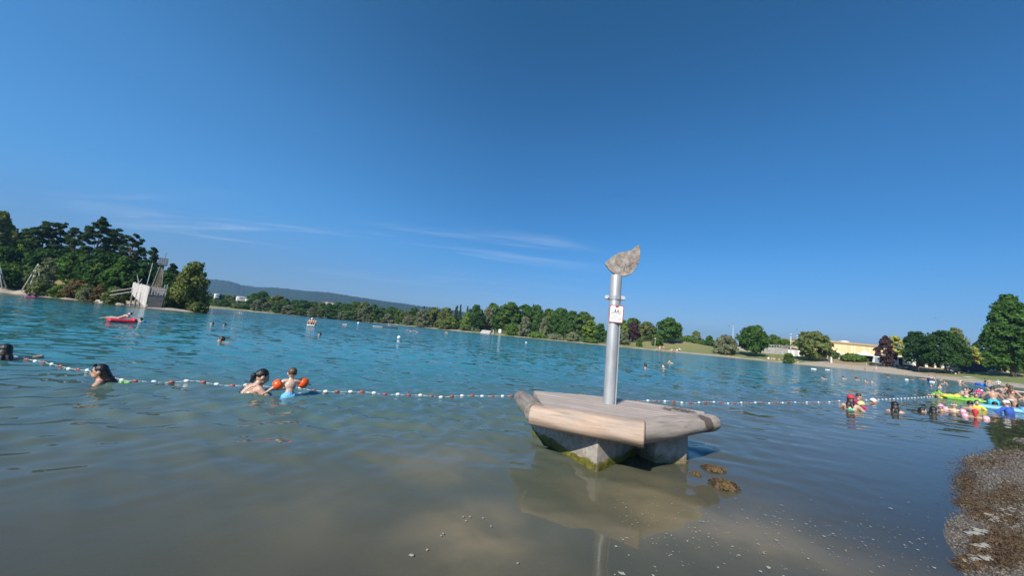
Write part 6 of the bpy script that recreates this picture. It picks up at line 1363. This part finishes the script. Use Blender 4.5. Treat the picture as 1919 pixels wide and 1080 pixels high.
# --- the crowd in the water on the right
for (px, w_, t_, H, pose, rel, sk, hair, wear, kid, fem, lab) in [
    (1741, 709, 700.5, 1.6, 'wade', 200, 'tan', ('short', 'black'), [('shirt', 'grey')], 0, False, 'dark haired person in grey wading at the left end of the crowd'), (1752, 714, 702.5, 1.75, 'bend', -60, 'fair', ('short', 'brown'), [('trunks', 'navy')], 0, False, 'person bending over in the water near the left end of the crowd'),
    (1763, 711, 706, 1.1, 'wade', 180, 'tan', ('short', 'dark'), [], .5, False, 'small child wading behind the bending person in the crowd'), (1769, 717.5, 709, 1.7, 'squat', 100, 'tan', ('short', 'dark'), [('trunks', 'black')], 0, False, 'tanned person crouching in the water left of the slanting rope'),
    (1745, 722.5, 718, 1.6, 'neck', 180, 'fair', ('short', 'brown'), [], 0, False, 'head and shoulders of a person in the water at the left edge of the crowd'), (1761.5, 724, 717, 1.2, 'wade', 60, 'pale', ('short', 'fairhair'), [], .5, False, 'fair child in the water below the crouching person'),
    (1800, 716, 706.5, 1.2, 'wade', 200, 'pale', ('short', 'dark'), [], .4, False, 'thin child standing in the water in the middle of the crowd'), (1806, 719.5, 710.5, 1.7, 'squat', -90, 'tan', ('short', 'brown'), [], 0, False, 'reddish person crouching in the water beside the thin child'),
    (1828, 714, 710.5, 1.6, 'neck', 180, 'pale', ('short', 'fairhair'), [], 0, False, 'pale person far back in the water left of the blue ring'), (1846.5, 717.5, 705, 1.7, 'wade', 90, 'tan', ('short', 'black'), [('rash', 'black')], 0, False, 'person in a black top standing in the water right of the blue ring'),
    (1854, 719.5, 705.5, 1.75, 'stand', 190, 'tan', ('short', 'brown'), [('trunks', 'grey')], 0, False, 'bare chested person in grey trunks standing beside the person in black'), (1871, 719, 706.5, 1.7, 'wade', 150, 'fair', ('short', 'grey'), [('shirt', 'white')], 0, False, 'grey haired person in a white shirt standing in the water'),
    (1888, 714, 701.5, 1.75, 'stand', 20, 'tan', ('short', 'brown'), [('trunks', 'white')], 0, False, 'person in long white trunks standing at the waterline in the crowd'), (1912, 717, 699, 1.8, 'walk', 60, 'tan', ('short', 'grey'), [('shirt', 'grey'), ('trunks', 'navy')], 0, False, 'person in grey and navy walking along the waterline at the right edge'),
    (1880, 716, 710.5, 1.6, 'neck', 180, 'tan', ('short', 'dark'), [], 0, False, 'brown person sitting in the water left of a group at the waterline'), (1897.5, 718, 711.5, 1.6, 'sitlow', 120, 'tan', ('short', 'dark'), [('suit', 'red')], 0, True, 'person in red sitting in the shallows below the person in white trunks'),
    (1903, 719, 713, 1.6, 'sitlow', 200, 'fair', ('long', 'brown'), [('suit', 'black')], 0, True, 'person with long brown hair sitting in the shallows at the right'), (1851, 726.5, 720.5, 1.2, 'neck', 120, 'fair', ('short', 'black'), [], .4, False, 'dark haired child in the water behind the person in turquoise trunks'),
    (1873, 731, 717, 1.75, 'squat', 60, 'fair', ('short', 'dark'), [('trunks', 'black')], 0, False, 'person in black trunks crouching right of the person in turquoise trunks'), (1834, 732, 722.5, 1.2, 'wade', 210, 'fair', ('short', 'black'), [('rash', 'magenta')], .4, False, 'child in a magenta top in the water behind the green float'),
    (1840, 732, 726, 1.2, 'neck', 90, 'tan', ('short', 'black'), [('bonnet', 'white')], .4, False, 'child with a white hat beside the child in magenta'), (1809.5, 740, 723.5, 1.3, 'wade', 170, 'fair', ('short', 'black'), [('shirt', 'white')], .4, False, 'child in a white top standing behind the green float'),
    (1830, 747, 733.5, 1.3, 'wade', 190, 'fair', ('long', 'brown'), [('top', 'green')], .4, True, 'long haired child standing at the right end of the green float'), (1861, 752, 720.5, 1.62, 'wade', 12, 'tan', ('short', 'dark'), [('trunks', 'turquoise')], .1, False, 'person seen from behind in turquoise swim trunks wading in the middle of the crowd'),
    (1897, 753, 717.5, 1.62, 'hips', -25, 'tan', ('long', 'brown'), [('top', 'brownred'), ('bottom', 'white')], 0, True, 'person with long brown hair in a dark top and white bottoms wading at the right'), (1890, 742, 714.5, 1.62, 'wade', 40, 'tan', ('long', 'brown'), [('top', 'turquoise'), ('bottom', 'turquoise')], 0, True, 'person with long hair in a turquoise bikini behind the one with white bottoms'),
    (1917, 744, 733, 1.7, 'neck', 60, 'tan', ('short', 'dark'), [], 0, False, 'dark haired person in the water cut by the right edge of the photo'), (1847, 749.5, 744.5, 1.5, 'swim', 80, 'fair', ('short', 'brown'), [], 0, False, 'person swimming to the left at the feet of the person in turquoise trunks'),
    (1819, 762, 747.5, 1.72, 'neck', -10, 'tan', ('short', 'black'), [], 0, False, 'black haired person with bare shoulders in the water below the green float'), (1831.5, 763, 746.5, 1.15, 'neck', 190, 'fair', ('short', 'dark'), [('shirt', 'yellow')], .5, False, 'child in a yellow vest beside the black haired bare shouldered person'),
    (1864.5, 758, 748, 1.75, 'neck', 10, 'tan', ('short', 'black'), [], 0, False, 'black haired person behind the light blue airbed'), (1886, 768, 745.5, 1.55, 'neck', 60, 'fair', ('short', 'brown'), [('rash', 'blue'), ('cap', 'white')], .2, False, 'person in a blue long sleeved top leaning over the light blue airbed'),
    (1911, 766, 752.5, 1.6, 'neck', -30, 'tan', ('short', 'dark'), [('shirt', 'white')], 0, False, 'dark haired person with a white float at the right edge'), (1750, 774, 760, 1.65, 'neck', -20, 'tan', ('long', 'black'), [('suit', 'black')], 0, True, 'person with long black hair in the water beside the child in a pink hat'),
    (1763, 766.5, 754.5, 1.0, 'neck', 160, 'fair', ('short', 'dark'), [('bonnet', 'pink')], .6, False, 'small child in a wide pink sun hat'), (1788, 766.5, 753, 1.0, 'float', 6, 'pale', ('short', 'fairhair'), [('bonnet', 'cream'), ('armbands', 'pink')], .9, False, 'small child in a cream hat with two big pink armbands'),
    (1828, 778, 764, 1.05, 'float', 4, 'tan', ('short', 'dark'), [('neckcap', 'red'), ('suit', 'red'), ('armbands', 'pink')], .7, False, 'small child in a dark red cap with pale pink armbands, nearest of the crowd'), (1595, 768, 741.5, 1.68, 'neck', -8, 'fair', ('long', 'dark'), [('cap', 'red')], 0, True, 'person with bare back and a red cap on the green noodle'),
    (1610, 763, 738.5, 1.0, 'wade', -70, 'fair', ('short', 'dark'), [('rash', 'magenta'), ('armbands', 'palegreen')], .8, False, 'small child in a magenta top with pale green armbands'), (1637, 756, 747, 1.3, 'swim', -80, 'tan', ('short', 'dark'), [('cap', 'white')], .4, False, 'child in a white cap swimming to the right along the rope'),
    (1677.5, 770, 752, 1.66, 'neck', 0, 'tan', ('long', 'black'), [('suit', 'black')], 0, True, 'person with long black hair seen from behind between the rope and the shore'), (1729, 769, 762, 1.6, 'swim', -85, 'fair', ('short', 'black'), [('suit', 'pink')], 0, False, 'black haired person swimming to the right with a pink back')]:
    in_water(lab, px, w_, t_, H, pose, rel, skin=sk, hair=hair, wear=wear, kid=kid, fem=fem, group=None)

# ---------------------------------------------------------------- floats and boats
def blob(name, prims, m, vox, parent=None, it=4): return solid(name, prims, m, vox, it, parent)
Xa, Ya, Za = np.array([1.0, 0, 0]), np.array([0, 1.0, 0]), np.array([0, 0, 1.0])
def airbed(label, px, py, lpx, width, m, rel, ribs=5, z=0.06, pillow=True, name='airbed'):
    p = W1(px, py); L = lpx*upl(depth_of(p)); root = thing(name, label, 'airbed', (p.x, p.y, 0), rel_rz(p, rel)); r = width/ribs/2
    blob('mattress', [('c', Xa*(-L/2+r)+Ya*(-width/2+r*(2*i+1))+Za*z, Xa*(L/2-r)+Ya*(-width/2+r*(2*i+1))+Za*z, r*1.12, r*1.12) for i in range(ribs)], m, 0.018, root)
    if pillow: blob('pillow', [('c', Xa*(L/2-r*1.6)+Ya*(-width/2+r)+Za*(z+r*.9), Xa*(L/2-r*1.6)+Ya*(width/2-r)+Za*(z+r*.9), r*1.3, r*1.3)], m, 0.018, root)
    return root, p, L
def noodle(label, pts, r, m):
    P_ = [W1(x, y) for x, y in pts]; q = catmull(P_, 8); root = MB(); root.path([v-P_[0]+Vector((0, 0, 0.01)) for v in q], r, 10)
    return tag(root.build('pool_noodle', m, None, True, loc=P_[0]), label, 'pool noodle')
# red airbed with two bathers
a_, p_, L_ = airbed('red airbed floating in front of the wooded point', 229, 598.5, 38, 0.75, VINYL['red'], 8)
q = W1(241, 598.5); person('dark haired person lying on the red airbed with feet towards the left', (q.x, q.y, 0.02), rel_rz(q, 84), 1.2, 'lieback', 'fair', ('short', 'black'), head_z=0.46, vox=0.012, extra_lean=22)
q = W1(263, 599.5); person('dark haired person in the water at the right end of the red airbed', (q.x, q.y, 0), rel_rz(q, 60), 1.6, 'neck', 'pale', ('short', 'black'), head_z=0.24, vox=0.014)
a_, p_, L_ = airbed('small light blue float beside the person at the end of the red airbed', 271, 600, 5, 0.25, VINYL['skyblue'], 5, 3, 0.03, False, 'swim_float')
# pink floats and boats at far left
def dinghy(label, px, py, lpx, m, rel=0):
    p = W1(px, py); L = max(.7, lpx*upl(depth_of(p))); root = thing('inflatable_boat', label, 'inflatable boat', (p.x, p.y, 0), rel_rz(p, rel)); w_ = L*.24
    blob('tube', [('c', Xa*(-L*.32)+Ya*w_*s+Za*.10, Xa*(L*.30)+Ya*w_*s+Za*.10, L*.085, L*.085) for s in (-1, 1)]+[('c', Xa*(L*.30)-Ya*w_+Za*.11, Xa*(L*.45)+Za*.14, L*.085, L*.08), ('c', Xa*(L*.30)+Ya*w_+Za*.11, Xa*(L*.45)+Za*.14, L*.085, L*.08), ('c', Xa*(-L*.34)-Ya*w_+Za*.10, Xa*(-L*.34)+Ya*w_+Za*.10, L*.085, L*.085)], m, 0.025, root)
    MB().box((0, 0, 0.03), (L*.7, w_*1.7, 0.04)).build('floor', m, root); return root, p, L
d_, p_, L_ = dinghy('pink inflatable boat with two heads in it at far left', 57, 547, 16, VINYL['hotpink'])
for k, (s, hc) in enumerate(((-.2, 'dark'), (.22, 'black'))):
    v = Matrix.Rotation(d_.rotation_euler.z, 3, 'Z') @ Vector((s*L_, 0, 0)); person('person sitting in the pink boat at far left, %s head of two' % ('left' if k == 0 else 'right'), (p_.x+v.x, p_.y+v.y, 0.05), rel_rz(p_, 90), 1.6, 'sitlow', 'fair', ('short', hc), wear=[('shirt', 'navy')], head_z=0.72, vox=0.02)
dinghy('pale pink float cut by the left edge of the photo', 6, 537, 14, VINYL['pink'])
d_, p_, L_ = dinghy('brownish orange inflatable boat lying near the shore at far left', 46, 534, 18, plain('vinyl_brown', (0.42, 0.20, 0.10), 0.4, 0.1, 4), -4)
d_, p_, L_ = dinghy('white boat with bathers far out in the lake', 583, 614, 17, VINYL['white'], 0)
for k, s in enumerate((-.18, .03, .24)):
    v = Matrix.Rotation(d_.rotation_euler.z, 3, 'Z') @ Vector((s*L_, 0, 0)); person('person sitting in the white boat, %s of three' % ('left', 'middle', 'right')[k], (p_.x+v.x, p_.y+v.y, 0.05), rel_rz(p_, 160), 1.5, 'sitlow', 'fair', ('short', 'brown'), wear=[('trunks', 'red')], head_z=0.80, vox=0.02)
airbed('pink airbed far out left of a round white buoy', 646, 612, 8, 0.8, VINYL['pink'], 0)
airbed('white surf mat at the waterline below the wide olive tree', 1525, 694, 8, 0.7, VINYL['white'], -4, 4, 0.05, False, 'swim_float'); airbed('pale white float at the beach left of the person in grey trunks', 1551, 695, 7, 0.6, VINYL['white'], -4, 4, 0.05, False, 'swim_float')
airbed('white board in front of the wading person in grey', 1747, 714, 7, 0.5, VINYL['white'], 0, 3, 0.05, False, 'swim_float'); airbed('white float under the pink skinned squatting person', 1699, 711, 5, 0.6, VINYL['white'], 0, 3, 0.05, False, 'swim_float')
# green animal shaped float with a person on it
p = W1(1797, 746); cf = thing('animal_float', 'long green inflatable animal float with a rounded head at its left end', 'pool float', (p.x, p.y, 0), rel_rz(p, -3)); k = upl(depth_of(p)); L = 60*k; gs = 0.66
L = L/gs
blob('body', [('c', Xa*(-L*.34)+Za*.10, Xa*(L*.40)+Za*.10, .17, .20), ('c', Xa*(-L*.2)-Ya*.26+Za*.08, Xa*(L*.36)-Ya*.28+Za*.08, .12, .13), ('c', Xa*(-L*.2)+Ya*.26+Za*.08, Xa*(L*.36)+Ya*.28+Za*.08, .12, .13), ('c', Xa*(L*.36)+Za*.1, Xa*(L*.52)+Za*.12, .14, .06)], VINYL['green'], 0.02, cf)
hd_ = blob('head', [('e', Xa*(-L*.42)+Za*.24, (.26, .22, .24), (Xa, Ya, Za)), ('e', Xa*(-L*.52)+Za*.18, (.16, .18, .13), (Xa, Ya, Za)), ('e', Xa*(-L*.40)+Ya*.12+Za*.44, (.08, .07, .09), (Xa, Ya, Za)), ('e', Xa*(-L*.40)-Ya*.12+Za*.44, (.08, .07, .09), (Xa, Ya, Za))], VINYL['green'], 0.018, cf)
for s in (-1, 1): MB().ball((-L*.44, s*.13-.03, .47), .045, 10, 8).build('eye', M_ink, hd_, True)
blob('snout_band', [('e', Xa*(-L*.26)-Ya*.2+Za*.2, (.22, .12, .12), (Xa, Ya, Za))], VINYL['yellow'], 0.02, cf)
cf.scale = (gs, gs, gs)
person('dark haired person in yellow trunks lying on the green float, legs to the left', (p.x+.35*math.cos(cf.rotation_euler.z), p.y+.35*math.sin(cf.rotation_euler.z), 0), rel_rz(p, 84), 1.6, 'lieback', 'fair', ('long', 'black'), [('trunks', 'yellow')], 0.014, 0.62, fem=True, extra_lean=28)
p2 = W1(1821, 748); person('person in a yellow green top sitting at the right end of the green float', (p2.x, p2.y, 0), rel_rz(p2, 70), 1.5, 'sitlow', 'fair', ('short', 'black'), [('shirt', 'green')], 0.013, 13*upl(depth_of(p2)))
p3 = W1(1772, 744); person('small person in yellow clinging to the head of the green float', (p3.x, p3.y+.3, 0), rel_rz(p3, 120), 1.3, 'neck', 'fair', ('short', 'fairhair'), [('shirt', 'yellow')], 0.013, 9*upl(depth_of(p3)), kid=.4)
# light blue airbed, white board, blue ring, cream mattress
airbed('long light blue airbed in the water at the right', 1873, 763, 64, 0.75, VINYL['skyblue'], 4); airbed('small white and blue board at the right edge of the photo', 1910, 767, 18, 0.45, VINYL['white'], -4, 3, 0.04, False, 'swim_float')
airbed('light blue and white mat behind the crouching person in black trunks', 1884, 731, 16, 0.7, VINYL['skyblue'], -3)
q = W1(1876, 732); person('pale person lying on the light blue mat behind the crowd', (q.x, q.y, .05), rel_rz(q, 88), 1.6, 'liefront', 'pale', ('short', 'brown'), head_z=.5, vox=.015)
p = W1(1838, 718); rg = thing('swim_ring', 'bright blue inflatable ring behind the crowd', 'swim ring', (p.x, p.y, 0), 0); mb = MB(); Rr_ = .42
n1, n2 = 26, 12; vs = [[mb.bm.verts.new(((Rr_+.2*math.cos(2*math.pi*j/n2))*math.cos(2*math.pi*i/n1), (Rr_+.2*math.cos(2*math.pi*j/n2))*math.sin(2*math.pi*i/n1), .14+.2*math.sin(2*math.pi*j/n2))) for j in range(n2)] for i in range(n1)]
for i in range(n1):
    for j in range(n2): mb.bm.faces.new((vs[i][j], vs[(i+1) % n1][j], vs[(i+1) % n1][(j+1) % n2], vs[i][(j+1) % n2]))
mb.build('ring', VINYL['blue'], rg, True); MB().ball((.2, -.55, .33), (.16, .10, .06), 12, 8).build('seat_patch', VINYL['white'], rg, True)
noodle('green pool noodle under the arms of the person with the red cap', [(1577, 760), (1584, 763), (1590, 768), (1600, 769), (1608, 765)], 0.036, VINYL['mint'])
noodle('bright green pool noodle trailing behind the person with long wet hair', [(224, 715), (233, 714.5), (243, 716)], 0.03, VINYL['green'])
